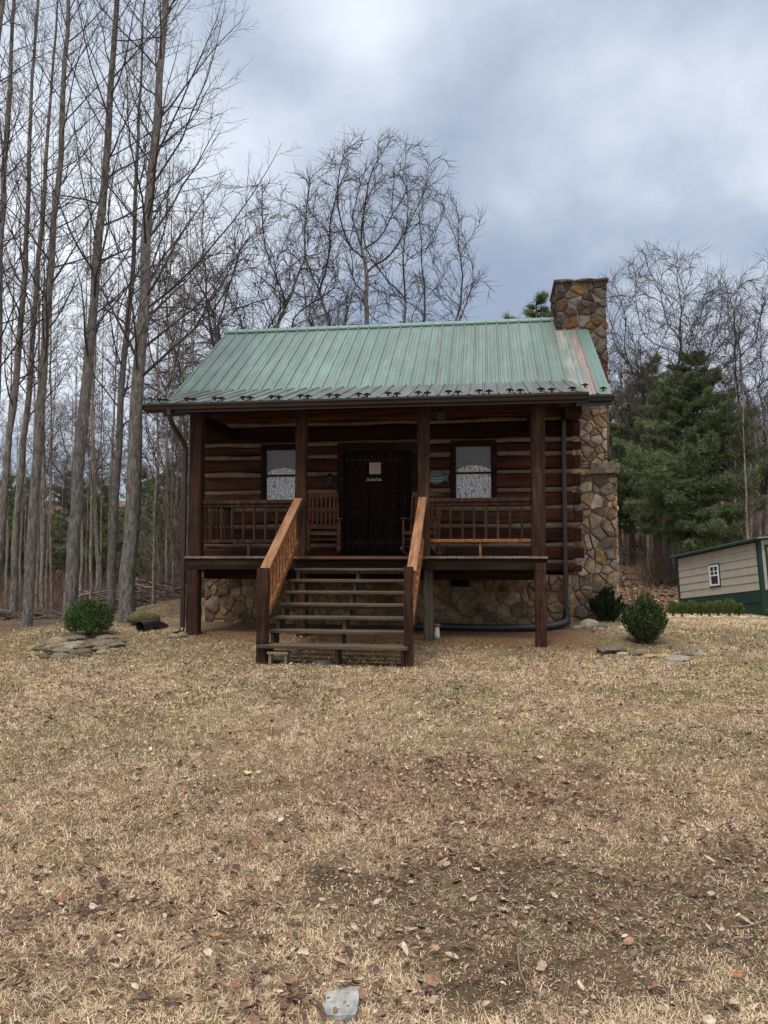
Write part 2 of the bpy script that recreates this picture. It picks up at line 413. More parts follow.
def litter():
    P=[]
    def blob(px,py,rx,ry,k):
        c=gpt(px,py); P.append(np.stack([rng.normal(c.x,rx,k),rng.normal(c.y,ry,k)],-1))
    # drifts seen in the photograph
    for a in [(50,770,.7,.25,480),(110,755,.5,.2,260),(20,835,.35,.2,90),(80,905,.35,.12,120),(255,735,.6,.3,170),(470,768,.7,.14,420),(550,785,.45,.18,480),(590,805,.4,.2,300),
              (690,835,.35,.18,220),(330,705,.9,.5,120),(640,730,.9,.4,160),(700,760,.5,.3,120),(200,1005,.3,.1,120),(300,1000,.12,.1,60),(75,700,1.,.6,120),(560,715,.8,.3,120),(420,830,.9,.4,130),
              (380,700,1.2,.6,160),(20,700,.8,.7,200),(130,660,1.0,.35,160),(700,690,1.,.7,200),(230,690,1.2,.4,140),(560,900,.7,.4,60),(120,880,.8,.5,120),(330,880,.8,.5,120)]: blob(*a)
    k=24000; y=2.3+10.5*rng.random(k)**.85; x=(rng.random(k)*2-1)*(.52*y+1.0); P.append(np.stack([x,y],-1))
    k=1400; y=rng.uniform(12,25,k); x=rng.uniform(.22,.58,k)*y; P.append(np.stack([x,y],-1))
    k=7000; P.append(np.stack([rng.uniform(-15,-4.6,k),rng.uniform(12.2,24,k)],-1))
    P=np.concatenate(P); P=P[P[:,1]>1.9]
    uu,vv=houseuv(P[:,0],P[:,1]); P=P[~((vv>.1)&(uu>-3.1)&(uu<3.6))]
    k=len(P); n=fbm(P[:,0]*1.4,P[:,1]*1.4,77,3)
    keep=rng.random(k)<.30+.9*ss(.4,.6,n); P=P[keep]; k=len(P)
    pal=np.array([(.20,.115,.075),(.28,.17,.11),(.37,.26,.18),(.11,.07,.055),(.48,.37,.27),(.24,.12,.075)])
    c=pal[rng.choice(6,k,p=[.27,.22,.16,.20,.12,.03])]*rng.uniform(.7,1.2,(k,1))
    size=rng.uniform(.013,.044,k)*np.where(rng.random(k)<.10,1.5,1.)
    leafmesh('leaf_litter',P,size,c,'fallen brown oak leaves scattered over the lawn','leaves')
    # hillside litter further off
    k=9000; P=np.stack([rng.uniform(3,26,k),rng.uniform(32,52,k)],-1)
    c=pal[rng.choice(6,k)]*rng.uniform(.7,1.2,(k,1)); 
    leafmesh('forest_litter',P,rng.uniform(.12,.25,k),c,'brown leaf cover on the wooded slope behind the shed','leaves')
    # chips and straw bits on the bare soil
    k=9000; P=np.stack([rng.normal(1.0,1.5,k),rng.normal(3.6,.75,k)],-1); P=P[P[:,1]>2.1]; k=len(P)
    c=np.array((.46,.36,.235))*rng.uniform(.35,1.15,(k,1)); leafmesh('wood_chips',P,rng.uniform(.006,.024,k),c,'small pale wood chips and straw on the bare soil patch','wood chips',.2,.006,.3)
litter()

# ------------------------------------------------------------------ masonry
def clip(poly,nx,ny,c):
    out=[]
    for i in range(len(poly)):
        a=poly[i]; b=poly[(i+1)%len(poly)]
        da=nx*a[0]+ny*a[1]-c; db=nx*b[0]+ny*b[1]-c
        if da<=0: out.append(a)
        if (da<0<db) or (db<0<da):
            t=da/(da-db); out.append((a[0]+(b[0]-a[0])*t,a[1]+(b[1]-a[1])*t))
    return out
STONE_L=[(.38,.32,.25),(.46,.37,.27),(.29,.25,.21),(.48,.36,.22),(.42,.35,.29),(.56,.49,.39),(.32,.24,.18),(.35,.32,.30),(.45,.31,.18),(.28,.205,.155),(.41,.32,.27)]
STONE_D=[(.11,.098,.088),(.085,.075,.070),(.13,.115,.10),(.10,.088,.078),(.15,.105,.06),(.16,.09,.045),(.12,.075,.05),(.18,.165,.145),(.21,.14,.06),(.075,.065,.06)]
STONE_F=[(.30,.22,.14),(.34,.25,.155),(.25,.185,.12),(.37,.28,.18),(.32,.20,.11),(.26,.205,.145),(.21,.155,.105)]
def stonewall(mb,w,h,to3,cell,pal,seed,gap=.011,depth=.030,skip=None):
    r=random.Random(seed); pts=[]; tries=0
    while tries<6000 and len(pts)<w*h/(cell*cell)*1.9:
        tries+=1; p=(r.uniform(-.05,w+.05),r.uniform(-.05,h+.05)); m=cell*r.choice([.35,.5,.75,1.0,1.15])
        sk=math.sin(p[0]*5+p[1]*3)*.5
        if all(((p[0]-q[0])*.85+(p[1]-q[1])*sk)**2+((p[1]-q[1])*1.1)**2>m*m for q in pts): pts.append(p)
    wt=[(cell*r.choice([0,.15,.3,.5]))**2 for _ in pts]
    for i,p in enumerate(pts):
        poly=[(0.006,0.006),(w-.006,0.006),(w-.006,h-.006),(0.006,h-.006)]
        nb=sorted((j for j in range(len(pts)) if j!=i),key=lambda j:(pts[j][0]-p[0])**2+(pts[j][1]-p[1])**2)[:20]
        for jq in nb:
            q=pts[jq]
            dx,dy=q[0]-p[0],q[1]-p[1]; L=math.hypot(dx,dy)
            if L<1e-6: continue
            nx,ny=dx/L,dy/L; c=nx*(p[0]+q[0])/2+ny*(p[1]+q[1])/2+(wt[i]-wt[jq])/(2*L)-gap*r.uniform(.3,1.0)
            poly=clip(poly,nx,ny,c)
            if len(poly)<3: break
        if len(poly)<3: continue
        ar=abs(sum(poly[k][0]*poly[(k+1)%len(poly)][1]-poly[(k+1)%len(poly)][0]*poly[k][1] for k in range(len(poly))))/2
        if ar<.0012: continue
        cx=sum(q[0] for q in poly)/len(poly); cy=sum(q[1] for q in poly)/len(poly)
        if skip and skip(cx,cy): continue
        ch=[]
        for k in range(len(poly)):
            a=poly[k]; b=poly[(k+1)%len(poly)]; t=.09
            ch.append((a[0]+(b[0]-a[0])*t,a[1]+(b[1]-a[1])*t)); ch.append((a[0]+(b[0]-a[0])*.5+(cx-a[0])*r.uniform(-.02,.10),a[1]+(b[1]-a[1])*.5+(cy-a[1])*r.uniform(-.02,.10))) if math.hypot(b[0]-a[0],b[1]-a[1])>.12 else None
            ch.append((b[0]+(a[0]-b[0])*t,b[1]+(a[1]-b[1])*t))
        ch=[(a+r.uniform(-.004,.004),b+r.uniform(-.004,.004)) for a,b in ch]
        n=len(ch); dp=depth*r.uniform(.5,1.3); sx,sy=r.uniform(-.2,.2),r.uniform(-.2,.2)
        vs=[];fs=[]
        for (s,dd) in ((1.,-.01),(.985,dp*.65),(.93,dp*.95),(.5,dp*1.0)):
            for q in ch:
                x=cx+(q[0]-cx)*s; y=cy+(q[1]-cy)*s
                vs.append(to3(x,y,dd+(sx*(x-cx)+sy*(y-cy))*(1 if dd>0 else 0)+(r.uniform(-.003,.003) if dd>0 else 0)))
        vs.append(to3(cx,cy,dp+r.uniform(-.003,.004)))
        for k in range(3):
            for e in range(n): fs.append((k*n+e,k*n+(e+1)%n,(k+1)*n+(e+1)%n,(k+1)*n+e))
        for e in range(n): fs.append((3*n+e,3*n+(e+1)%n,4*n))
        c=r.choice(pal); f=r.uniform(.85,1.45); mb.add(vs,fs,(c[0]*f,c[1]*f,c[2]*f))

# ------------------------------------------------------------------ cabin
cabin=thing('log_cabin','small dark log cabin with green metal roof, covered porch and stone chimney','cabin',OH,YAW)
FZ=1.60; WV=1.8; BV=7.2; WL=-3.30; WR=3.45
def wob(u,s): return (vnoise(np.array([u*1.7+s*13.7]),np.array([s*3.3]),9)[0]-.5)
def logseg(mb,u0,u1,z0,z1,v0,v1,seed,col):
    n=max(2,int((u1-u0)/.22)); vs=[];fs=[]
    for i in range(n+1):
        u=u0+(u1-u0)*i/n; a=wob(u,seed)*.04; b=wob(u+7,seed+3)*.04; f=wob(u*2+3,seed+5)*.03
        zl=z0+a; zh=z1+b; c=.035
        vs+=[(u,v0+c+f,zl),(u,v0+f,zl+c),(u,v0+f*.5,(zl+zh)/2),(u,v0+f,zh-c),(u,v0+c+f,zh),(u,v1,zh),(u,v1,zl)]
    k=7
    for i in range(n):
        for e in range(k): fs.append((i*k+e,i*k+(e+1)%k,(i+1)*k+(e+1)%k,(i+1)*k+e))
    fs.append(tuple(range(k))); fs.append(tuple(n*k+e for e in range(k-1,-1,-1)))
    mb.add(vs,fs,col)
CH=[1.27,1.50,1.80,2.14,2.45,2.77,3.10,3.42,3.66,4.03,4.34,4.60]
wall=MB(); chink=MB(); rr=random.Random(4)
OPEN=[(-2.17,-1.36),(-.74,.72),(1.31,2.12)]
for i in range(len(CH)-1):
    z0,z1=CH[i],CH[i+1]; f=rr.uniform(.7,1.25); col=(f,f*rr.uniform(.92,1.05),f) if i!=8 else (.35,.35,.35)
    if z1<=3.67 and z0>=1.45:
        ops=[o for o in OPEN if (o[0]>-1 and o[1]<1) or z0>=2.44]
    else: ops=[]
    segs=[]; a=WL
    for o in ops: segs.append((a,o[0])); a=o[1]
    segs.append((a,WR))
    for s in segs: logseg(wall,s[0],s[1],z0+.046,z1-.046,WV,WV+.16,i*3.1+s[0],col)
    if i>0:
        ops2=[o for o in OPEN if ((o[0]>-1 and o[1]<1) and 1.55<z0<3.6) or (2.5<z0<3.6)]
        a=WL; sg=[]
        for o in ops2: sg.append((a,o[0])); a=o[1]
        sg.append((a,WR))
        for s in sg: logseg(chink,s[0]+.01,s[1]-.01,z0-.042,z0+.042,WV+.022,WV+.12,i*5.3,None)
# back and gable walls
for i in range(len(CH)-1):
    z0,z1=CH[i],CH[i+1]
    wall.box(WL,WR,BV-.16,BV,z0+.04,z1-.04); chink.box(WL+.02,WR-.02,BV-.14,BV-.03,z0-.05,z0+.05)
    for s in (WL,WR-.16):
        wall.box(s,s+.16,WV+.161,BV-.161,z0+.04,z1-.04,col=(.9,.9,.9)); chink.box(s+.03,s+.13,WV+.17,BV-.17,z0-.05,z0+.05)
# gable triangles
for s in (WL,WR-.16):
    z=4.58; 
    while z<6.3:
        t=(6.52-z-.28)/.69; wall.box(s,s+.16,4.5-t,4.5+t,z+.003,z+.277,col=(.8,.8,.8)); z+=.28
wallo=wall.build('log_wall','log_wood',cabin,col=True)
chink.build('chinking','chinking',wallo)
# projecting corner log ends at both ends of the front wall
le=MB(); le2=MB()
for i in range(len(CH)-2):
    z0,z1=CH[i],CH[i+1]; off=.13 if i%2 else .02
    le=MB(); le.box(WR+.002,WR+.10+(.05 if i%2 else 0)*rr.random()+.03,WV+.02,WV+.18,z0+.05+rr.uniform(-.01,.02),z1-.05); le.build('log_end','log_end',wallo,bevel=.012)
    le=MB(); le.box(WL-.13,WL-.002,WV+.02,WV+.18,z0+.05,z1-.05); le.build('log_end','log_end',wallo,bevel=.012)

# plate logs under the roof sticking out on the right
pl=MB(); pl.box(WR-.18,WR+.1,WV-.45,WV+.1,3.98,4.26); pl.box(WR-.02,WR+.34,WV+.0,WV+.2,4.28,4.5)
pl.build('wall_plate','log_end',wallo,bevel=.01)

# foundation
fm=MB(); fm.box(WL+.06,WR-.06,WV+.06,BV-.06,-.3,1.275)
fo=fm.build('foundation_wall','mortar',cabin)
fs_=MB()
VU0,VU1,VZ0,VZ1=1.30,1.62,1.06,1.22
stonewall(fs_,WR-WL-.12,1.1,lambda x,y,d:(WL+.06+x,WV+.06-d,.17+y),.26,STONE_F,5,skip=lambda x,y:VU0-.08<WL+.06+x<VU1+.08 and VZ0-.1<y+.17<VZ1+.1)
stonewall(fs_,1.5,1.1,lambda x,y,d:(WR-.06+d,WV+.06+x,.17+y),.24,STONE_F,6)
fs_.build('foundation_stones','stone',fo,smooth=True,col=True)
vm=MB(); vm.box(VU0,VU1,WV+.02,WV+.058,VZ0,VZ1); vt=vm.build('crawl_vent','dark_void',cabin)
v2=MB()
for k in range(4): v2.box(VU0+.01,VU1-.01,WV+.01,WV+.02,VZ0+.02+k*.038,VZ0+.03+k*.038)
v2.build('louvre','iron',vt)

# porch deck
dk=MB(); u=-2.86
while u<2.84:
    w=.14; 
    if not(-5<u<-5): dk.box(u,min(u+w-.006,2.85),-.10+rr.uniform(-.008,.008),WV-.02,FZ-.035+rr.uniform(-.002,.002),FZ)
    u+=w
deck=dk.build('porch_floor','deck_wood',cabin,bevel=.003)
b=MB(); b.box(-2.85,-1.04,-.075,-.03,1.39,1.562); b.box(1.00,2.84,-.075,-.03,1.39,1.562)
b.box(-1.036,.996,-.06,-.02,1.42,1.562)
b.box(-2.84,-2.80,-.02,WV,1.38,1.562); b.box(2.79,2.83,-.02,WV,1.38,1.562)
for k in range(10): b.box(-2.5+k*.55,-2.46+k*.55,-.015,WV-.01,1.38,1.56)
b.box(-2.78,2.78,.55,.65,1.22,1.378); b.build('rim_joist','beam_wood',deck,bevel=.004)
b=MB(); b.box(-1.04,1.0,-.135,-.09,FZ-.045,FZ+.002); simple('landing_wood',(.16,.08,.05),(.09,.05,.035),4,HG,.8,.5); b.build('landing_board','landing_wood',deck,bevel=.004)

# posts
def post(mb,u,v,z0,z1,w,seed):
    r=random.Random(seed); n=14; vs=[];fs=[]
    for i in range(n+1):
        z=z0+(z1-z0)*i/n; c=.02; w1=w/2+r.uniform(-.006,.006); w2=w/2+r.uniform(-.006,.006); ou=r.uniform(-.004,.004)
        for (a,bb) in ((-w1,-w2+c),(-w1+c,-w2),(w1-c,-w2),(w1,-w2+c),(w1,w2-c),(w1-c,w2),(-w1+c,w2),(-w1,w2-c)): vs.append((u+ou+a,v+bb,z))
    for i in range(n):
        for e in range(8): fs.append((i*8+e,i*8+(e+1)%8,(i+1)*8+(e+1)%8,(i+1)*8+e))
    fs+= [tuple(range(7,-1,-1)),tuple(n*8+e for e in range(8))]; mb.add(vs,fs)
for k,(u,w) in enumerate([(-2.72,.20),(-.985,.17),(.97,.185),(2.72,.215)]):
    m=MB(); post(m,u,.04,FZ+.002,3.93,w,k); m.build('porch_post','post_wood',cabin)
for k,(u,w,v) in enumerate([(-2.74,.20,.02),(-.985,.16,.14),(1.03,.15,.14),(2.73,.17,-.12)]):
    m=MB(); post(m,u,v,hground(u,v)-.25,1.385 if k!=3 else 1.50,w,k+20); m.build('support_post','post_wood' if k!=2 else 'grey_wood',cabin)
# beams
b=MB(); b.box(-3.0,2.98,-.09,.13,3.932,4.055); b.box(-2.82,-2.64,.135,WV-.01,3.75,3.93); b.box(2.64,2.82,.135,WV-.01,3.80,3.96)
b.box(2.98,3.22,-.4,.05,3.88,4.03)
b.build('porch_beam','beam_wood',cabin,bevel=.008)

# ---- roofs
def ribbed(mb,u0,u1,v0,z0,v1,z1,th=.012,spacing=.2285,hip0=0):
    d=Vector((0,v1-v0,z1-z0)).normalized(); n=Vector((0,-d.z,d.y))
    if n.z<0: n=-n
    prof=[]; u=u0; k=0
    prof.append((u0,0))
    u=u0+.05
    while u<u1-.06:
        prof+= [(u-.022,0),(u-.010,.024),(u+.010,.024),(u+.022,0)]
        for q in (.33,.66):
            w=u+spacing*q
            if w<u1-.05: prof+=[(w-.008,0),(w,.005),(w+.008,0)]
        u+=spacing
    prof.append((u1,0)); m=len(prof); vs=[]
    A=[(v0,z0),(v1,z1)]
    for (v,z) in A:
        for (x,h) in prof: vs.append((x,v+n.y*h,z+n.z*h))
    for (v,z) in A:
        for (x,h) in prof: vs.append((x,v+n.y*(h-th),z+n.z*(h-th)))
    fs=[]
    for i in range(m-1):
        fs.append((i,i+1,m+i+1,m+i)); fs.append((2*m+i,3*m+i,3*m+i+1,2*m+i+1))
        fs.append((i,2*m+i,2*m+i+1,i+1)); fs.append((m+i,m+i+1,3*m+i+1,3*m+i))
    fs.append((0,m,3*m,2*m)); fs.append((m-1,3*m-1,4*m-1,2*m-1)); mb.add(vs,fs)
RV,RZ=4.5,6.61; SL=.69
def rz(v): return RZ-SL*abs(v-RV)
EV=1.15; RL,RRt=-3.80,4.02
m=MB(); ribbed(m,RL,RRt,EV,rz(EV),RV-.01,rz(RV-.01)); ribbed(m,RL,RRt,7.85,rz(7.85),RV+.01,rz(RV+.01))
roof=m.build('metal_roof','roof_green',cabin)
m=MB(); m.prism([(0,-.13,-.085),(0,-.13,-.055),(0,0,.035),(0,.13,-.055),(0,.13,-.085),(0,0,.012)],(RL-.01,RV,RZ+.015),(3.42,RV,RZ+.015))
u=RL+.05
while u<3.4: m.box(u-.012,u+.012,RV-.128,RV-.10,RZ-.065,RZ-.020); u+=.2285
m.build('ridge_cap','teal_metal',roof)
m=MB(); m.box(RL+.02,3.4,RV-.10,RV-.085,RZ-.07,RZ-.035); m.build('ridge_closure','dark_void',roof)
# decking, rafters under the roofs
m=MB()
for (va,vb) in ((EV+.03,RV),(7.82,RV)):
    m.add([(x,v,rz(v)-dz) for x in (RL+.03,RRt-.03) for v in (va,vb) for dz in (.016,.05)],[(0,2,3,1),(4,5,7,6),(0,1,5,4),(2,6,7,3),(0,4,6,2),(1,3,7,5)])
m.build('roof_deck','beam_wood',roof)
m=MB()
for x in (RL+.0,RRt-.045):
    m=MB()
    for (va,vb) in ((EV+.02,RV),(7.83,RV)): m.bar((x+.022,va,rz(va)-.10),(x+.022,vb,rz(vb)-.10),.04,.15)
    m.build('rake_board','gutter_metal',roof)
PV0,PZ0,PV1,PZ1=-.45,4.005,1.62,rz(1.62)+.012
PL,PR=-3.40,3.42
m=MB(); ribbed(m,PL,PR,PV0,PZ0,PV1,PZ1+.006)
proof=m.build('porch_roof','porch_roof_green',cabin)
def pz(v): return PZ0+(PZ1-PZ0)*(v-PV0)/(PV1-PV0)
m=MB(); m.add([(x,v,pz(v)-dz) for x in (PL+.02,PR-.02) for v in (PV0+.02,WV-.02) for dz in (.016,.045)],[(0,2,3,1),(4,5,7,6),(0,1,5,4),(2,6,7,3),(0,4,6,2),(1,3,7,5)])
m.build('porch_ceiling','beam_wood',proof)
m=MB(); x=PL+.1
while x<PR: m.bar((x,PV0+.06,pz(PV0+.06)-.09),(x,WV-.03,pz(WV-.03)-.09),.05,.085); x+=.56
m.build('rafter','beam_wood',proof)
m=MB()
for x in (PL+.02,PR-.02): m.bar((x,PV0+.0,pz(PV0)-.09),(x,EV+.1,pz(EV+.1)-.09),.035,.14)
m.box(PL,PR,PV0+.012,PV0+.045,3.86,3.985)
m.build('fascia_board','gutter_metal',proof)
# gutters (K profile)
def gutter(u0,u1,v,z,parent):
    m=MB(); P=[(0,.0,0),(0,-.075,.01),(0,-.085,.05),(0,-.115,.075),(0,-.115,.105),(0,-.105,.105),(0,-.105,.08),(0,-.075,.055),(0,-.068,.018),(0,-.008,.01),(0,-.008,.105),(0,0,.105)]
    m.prism(P,(u0,v,z),(u1,v,z)); m.box(u0-.004,u0,v-.113,v,z+.003,z+.103); m.box(u1,u1+.004,v-.113,v,z+.003,z+.103)
    x=u0+.3
    while x<u1: m.box(x,x+.03,v-.12,v-.01,z+.1055,z+.112); x+=.8
    return m.build('gutter','gutter_metal',parent)
gutter(PL-.0,PR+.0,PV0+.008,3.885,proof)
gutter(PR+.06,RRt+.02,EV-.003,rz(EV)-.135,roof)
gutter(RL-.02,PL-.06,EV-.003,rz(EV)-.135,roof)
m=MB(); m.box(PR+.02,RRt,EV+.01,EV+.04,rz(EV)-.19,rz(EV)-.03); m.build('main_fascia','gutter_metal',roof)
m=MB(); m.box(RL,PL-.02,EV+.01,EV+.04,rz(EV)-.19,rz(EV)-.03); m.build('main_fascia','gutter_metal',roof)
# downspouts
def duct(m,pts,w=.075,d=.06):
    for a,b in zip(pts[:-1],pts[1:]): m.bar(a,b,w,d,up=(0,1,.01) if abs((Vector(b)-Vector(a)).normalized().z)>.5 else (0,0,1))
gl=hground(-2.9,-.1)
m.tube([(-2.98,-.50,3.90),(-2.98,-.50,3.82),(-2.97,-.44,3.70),(-2.93,-.25,3.55),(-2.89,-.11,3.42),(-2.885,-.07,3.32),(-2.885,-.07,3.0),(-2.885,-.07,gl+.12),(-2.89,-.12,gl+.05),(-2.92,-.28,gl+.03)],.040,8)
m.build('downspout','gutter_metal',proof)
m=MB(); gl=hground(3.28,1.6)
m.box(3.25,3.32,WV-.10,WV-.04,gl+.2,4.2); m.build('downspout','gutter_metal',roof,bevel=.006)
# snow guards
def guard():
    m=MB()
    # small cast-iron bird with spread wings on a foot
    P=[(-.065,.055),(-.075,.035),(-.06,.025),(-.05,.04),(-.035,.028),(-.02,.036),(-.012,.0),(.012,.0),(.02,.036),(.035,.028),(.05,.04),(.06,.025),(.075,.035),(.065,.055),(.03,.07),(0,.078),(-.03,.07)]
    m.prism([(p[0],0,p[1]) for p in P],(0,-.008,0),(0,.012,0)); m.box(-.018,.018,-.05,.06,-.003,.008); return m
g0=None; x=PL+.12; k=0
while x<PR-.08:
    v=PV0+.14 if k%2 else PV0+.26; z=pz(v)+.004
    if g0 is None: g0=guard().build('snow_guard','iron',proof); g=g0
    else: g=g0.copy(); link(g,proof)
    g.location=(x,v,z); g.scale=(.82,.82,.82); x+=.315 if k%2 else .15; x+= 0; k+=1
for x,v in ((3.62,EV+.26),(3.9,EV+.12),(RL+.12,EV+.16),(RL+.3,EV+.2)):
    g=g0.copy(); link(g,roof); g.location=(x,v,rz(v)+.004)

# railing
def railing(u0,u1,mat_low):
    m=MB(); m.box(u0,u1,.0,.09,2.44,2.50); m.box(u0,u1,.02,.07,2.385,2.438)
    ro=m.build('railing','post_wood',cabin,bevel=.006)
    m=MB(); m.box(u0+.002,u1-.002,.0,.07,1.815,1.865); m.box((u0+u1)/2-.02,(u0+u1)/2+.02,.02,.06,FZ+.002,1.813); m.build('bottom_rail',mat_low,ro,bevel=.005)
    n=int((u1-u0)/.19); st=(u1-u0)/(n+.5)
    for k in range(n):
        m=MB(); x=u0+st*(k+.75); m.box(x-.019,x+.019,.028,.062,1.866,2.384); m.build('baluster','post_wood',ro,bevel=.003)
railing(-2.62,-1.07,'post_wood'); railing(1.065,2.61,'stained_lit_wood')  # light on the right bottom rail is put into its orange colour
m=MB(); m.box(-2.76,-2.69,.145,WV-.01,2.44,2.50); ro=m.build('railing','post_wood',cabin,bevel=.006)
m=MB(); m.box(-2.75,-2.70,.145,WV-.01,1.815,1.865); m.build('bottom_rail','post_wood',ro)
for k in range(8):
    m=MB(); y=.3+k*.19; m.box(-2.745,-2.707,y-.019,y+.019,1.866,2.438); m.build('baluster','post_wood',ro)

# ---- stairs
NT=7; SV0=-2.08; RUN=.278; TZ0=.455; RISE=(FZ-.02-TZ0)/NT
m=MB()
for u in (-.93,.0,.86):
    w=.022
    for k in range(NT):
        v=SV0+RUN*k+.02; z=TZ0+RISE*k-.042
        m.box(u-w,u+w,v,v+RUN+(.0),z-.20 if k else z-.26,z)
    a=hground(u,SV0); m.box(u-w-.004,u+w+.004,SV0+.03,SV0+.13,a-.1,TZ0-.043)
m.box(-.955,.88,SV0+RUN*6+.03,SV0+RUN*6+.09,TZ0+RISE*6-.08,TZ0+RISE*6-.043); m.box(-.955,.88,SV0+RUN*3+.03,SV0+RUN*3+.09,TZ0+RISE*3-.08,TZ0+RISE*3-.043)
stairs=m.build('staircase','grey_wood',cabin)
for k in range(NT):
    v=SV0+RUN*k-.03; z=TZ0+RISE*k
    m=MB(); u0=-1.03 if k==0 else -.97; u1=.93 if k==0 else .90
    r=random.Random(k); m.box(u0,u1,v if k else SV0-.10,v+.135,z-.04,z+r.uniform(-.002,.002)); m.box(u0+.004,u1-.004,v+.142,v+RUN-.02,z-.04,z); m.build('tread','tread_wood',stairs,bevel=.006)
for u,zt in ((-.99,1.45),(.935,1.47)):
    m=MB(); post(m,u,SV0+.04,hground(u,SV0)-.2,zt,.145 if u<0 else .115,int(u*10)+60); m.build('newel_post','post_wood',stairs)
def srail(u,side):
    a=Vector((u,-.10,2.50)); bb=Vector((u,SV0+.10,1.40)); d=bb-a
    m=MB(); m.bar(a,bb,.13,.038,up=(0,0,1)); m.bar(a+Vector((-side*.03,0,-.05)),bb+Vector((-side*.03,0,-.05)),.04,.075)
    h=m.build('handrail','rail_wood',stairs,bevel=.005)
    m=MB(); a2=a+Vector((side*.0,0,-.66)); b2=bb+Vector((side*.0,-.0,-.70)); m.bar(a2,b2,.045,.085); m.build('lower_handrail','stained_lit_wood',stairs,bevel=.005)
    for k in range(11):
        t=(k+.6)/11.4; p=a+d*t; q=a2+(b2-a2)*t
        m=MB(); m.box(p.x-.036,p.x-.004,p.y-.018,p.y+.018,q.z+.02,p.z-.03)
        m.build('baluster','stained_lit_wood',stairs,bevel=.002)
srail(-1.0,-1); srail(.965,1)

# ---- door
m=MB(); m.box(-.73,-.62,WV-.05,WV+.1,FZ,3.65); m.box(.60,.71,WV-.05,WV+.1,FZ,3.65); m.box(-.619,.599,WV-.045,WV+.1,3.50,3.65)
m.build('door_frame','beam_wood',cabin,bevel=.006)
m=MB(); xs=[-.615,-.40,-.17,.12,.37,.595]
for a,bb in zip(xs[:-1],xs[1:]): m.box(a+.003,bb-.003,WV+.0,WV+.05,FZ+.01,3.495)
m.box(-.61,.59,WV+.02,WV+.06,FZ+.012,3.49)
door=m.build('door','black_door',cabin,bevel=.005)
m=MB()
for z in (1.78,1.9,3.28,3.4):
    for k in range(11): 
        x=-.56+k*.112+.03*((k*7)%3-1)*.4; m.add([(x-.011,WV-.002,z-.011),(x+.011,WV-.002,z-.011),(x+.011,WV-.002,z+.011),(x-.011,WV-.002,z+.011),(x,WV-.011,z)],[(0,1,4),(1,2,4),(2,3,4),(3,0,4)])
for z in np.arange(2.05,3.2,.16):
    for x in (-.40,.12,.30): m.add([(x-.009,WV-.002,z-.009),(x+.009,WV-.002,z-.009),(x+.009,WV-.002,z+.009),(x-.009,WV-.002,z+.009),(x,WV-.010,z)],[(0,1,4),(1,2,4),(2,3,4),(3,0,4)])
m.build('stud','stud_metal',door)
for z in (1.84,3.34):
    m=MB(); m.box(-.60,.42,WV-.012,WV-.003,z-.022,z+.022); m.build('strap_hinge','iron',door)
m=MB(); m.tube([(.50,WV-.004,2.62),(.50,WV-.05,2.60),(.50,WV-.055,2.52),(.50,WV-.05,2.44),(.50,WV-.004,2.42)],.011,6); m.box(.47,.53,WV-.008,WV-.001,2.40,2.64); m.build('door_handle','iron',door)
m=MB(); m.box(-.155,.055,WV-.02,WV-.004,3.08,3.29); m.build('door_sign','sign_cream',door,bevel=.003)
m=MB(); 
pts=[(-.20+i*.02,WV-.022,2.985+.018*math.sin(i*1.5)) for i in range(14)]
m.tube(pts,.010,5); m.tube([(-.21,WV-.018,2.962),(.08,WV-.018,2.962)],.007,5); m.build('name_plaque','sign_cream',door)

# ---- windows
for (a,bb) in ((-2.17,-1.36),(1.31,2.12)):
    z0,z1=2.54,3.655
    m=MB(); m.box(a,a+.075,WV-.03,WV+.1,z0,z1); m.box(bb-.075,bb,WV-.03,WV+.1,z0,z1); m.box(a+.076,bb-.076,WV-.03,WV+.1,z1-.085,z1); m.box(a+.076,bb-.076,WV-.03,WV+.1,z0,z0+.06)
    w=m.build('window','beam_wood',cabin,bevel=.005)
    m=MB(); m.box(a-.03,bb+.03,WV-.07,WV-.031,z0-.03,z0+.02); m.build('sill','beam_wood',w)
    mz=(z0+z1)/2-.02
    m=MB(); m.box(a+.078,bb-.078,WV+.0,WV+.03,mz-.018,mz+.018)
    for x in (a+.076,bb-.096): m.box(x,x+.018,WV+.002,WV+.028,z0+.062,z1-.087)
    m.box(a+.095,bb-.095,WV+.003,WV+.027,z1-.105,z1-.087); m.box(a+.095,bb-.095,WV+.003,WV+.027,z0+.062,z0+.08)
    m.build('sash','post_wood',w)
    m=MB(); m.box(a+.09,bb-.09,WV+.014,WV+.017,z0+.07,z1-.09); m.build('pane','pane_glass',w)
    # blind above, scalloped curtain sheet below, its white swirl painting in reflected sky
    m=MB(); m.box(a+.09,bb-.09,WV+.062,WV+.068,z0+.07,z1-.09); m.build('blind','blind',w)
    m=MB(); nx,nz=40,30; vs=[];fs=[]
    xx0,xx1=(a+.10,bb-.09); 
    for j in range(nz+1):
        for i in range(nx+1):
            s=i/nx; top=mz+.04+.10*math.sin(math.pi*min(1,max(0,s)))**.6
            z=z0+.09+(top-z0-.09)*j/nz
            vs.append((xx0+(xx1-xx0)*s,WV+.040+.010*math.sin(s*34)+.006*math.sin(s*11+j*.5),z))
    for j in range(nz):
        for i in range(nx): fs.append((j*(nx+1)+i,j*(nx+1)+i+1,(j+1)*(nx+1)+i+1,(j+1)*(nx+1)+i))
    m.add(vs,fs); m.build('reflection_curtain','reflection_lace',w,smooth=True)

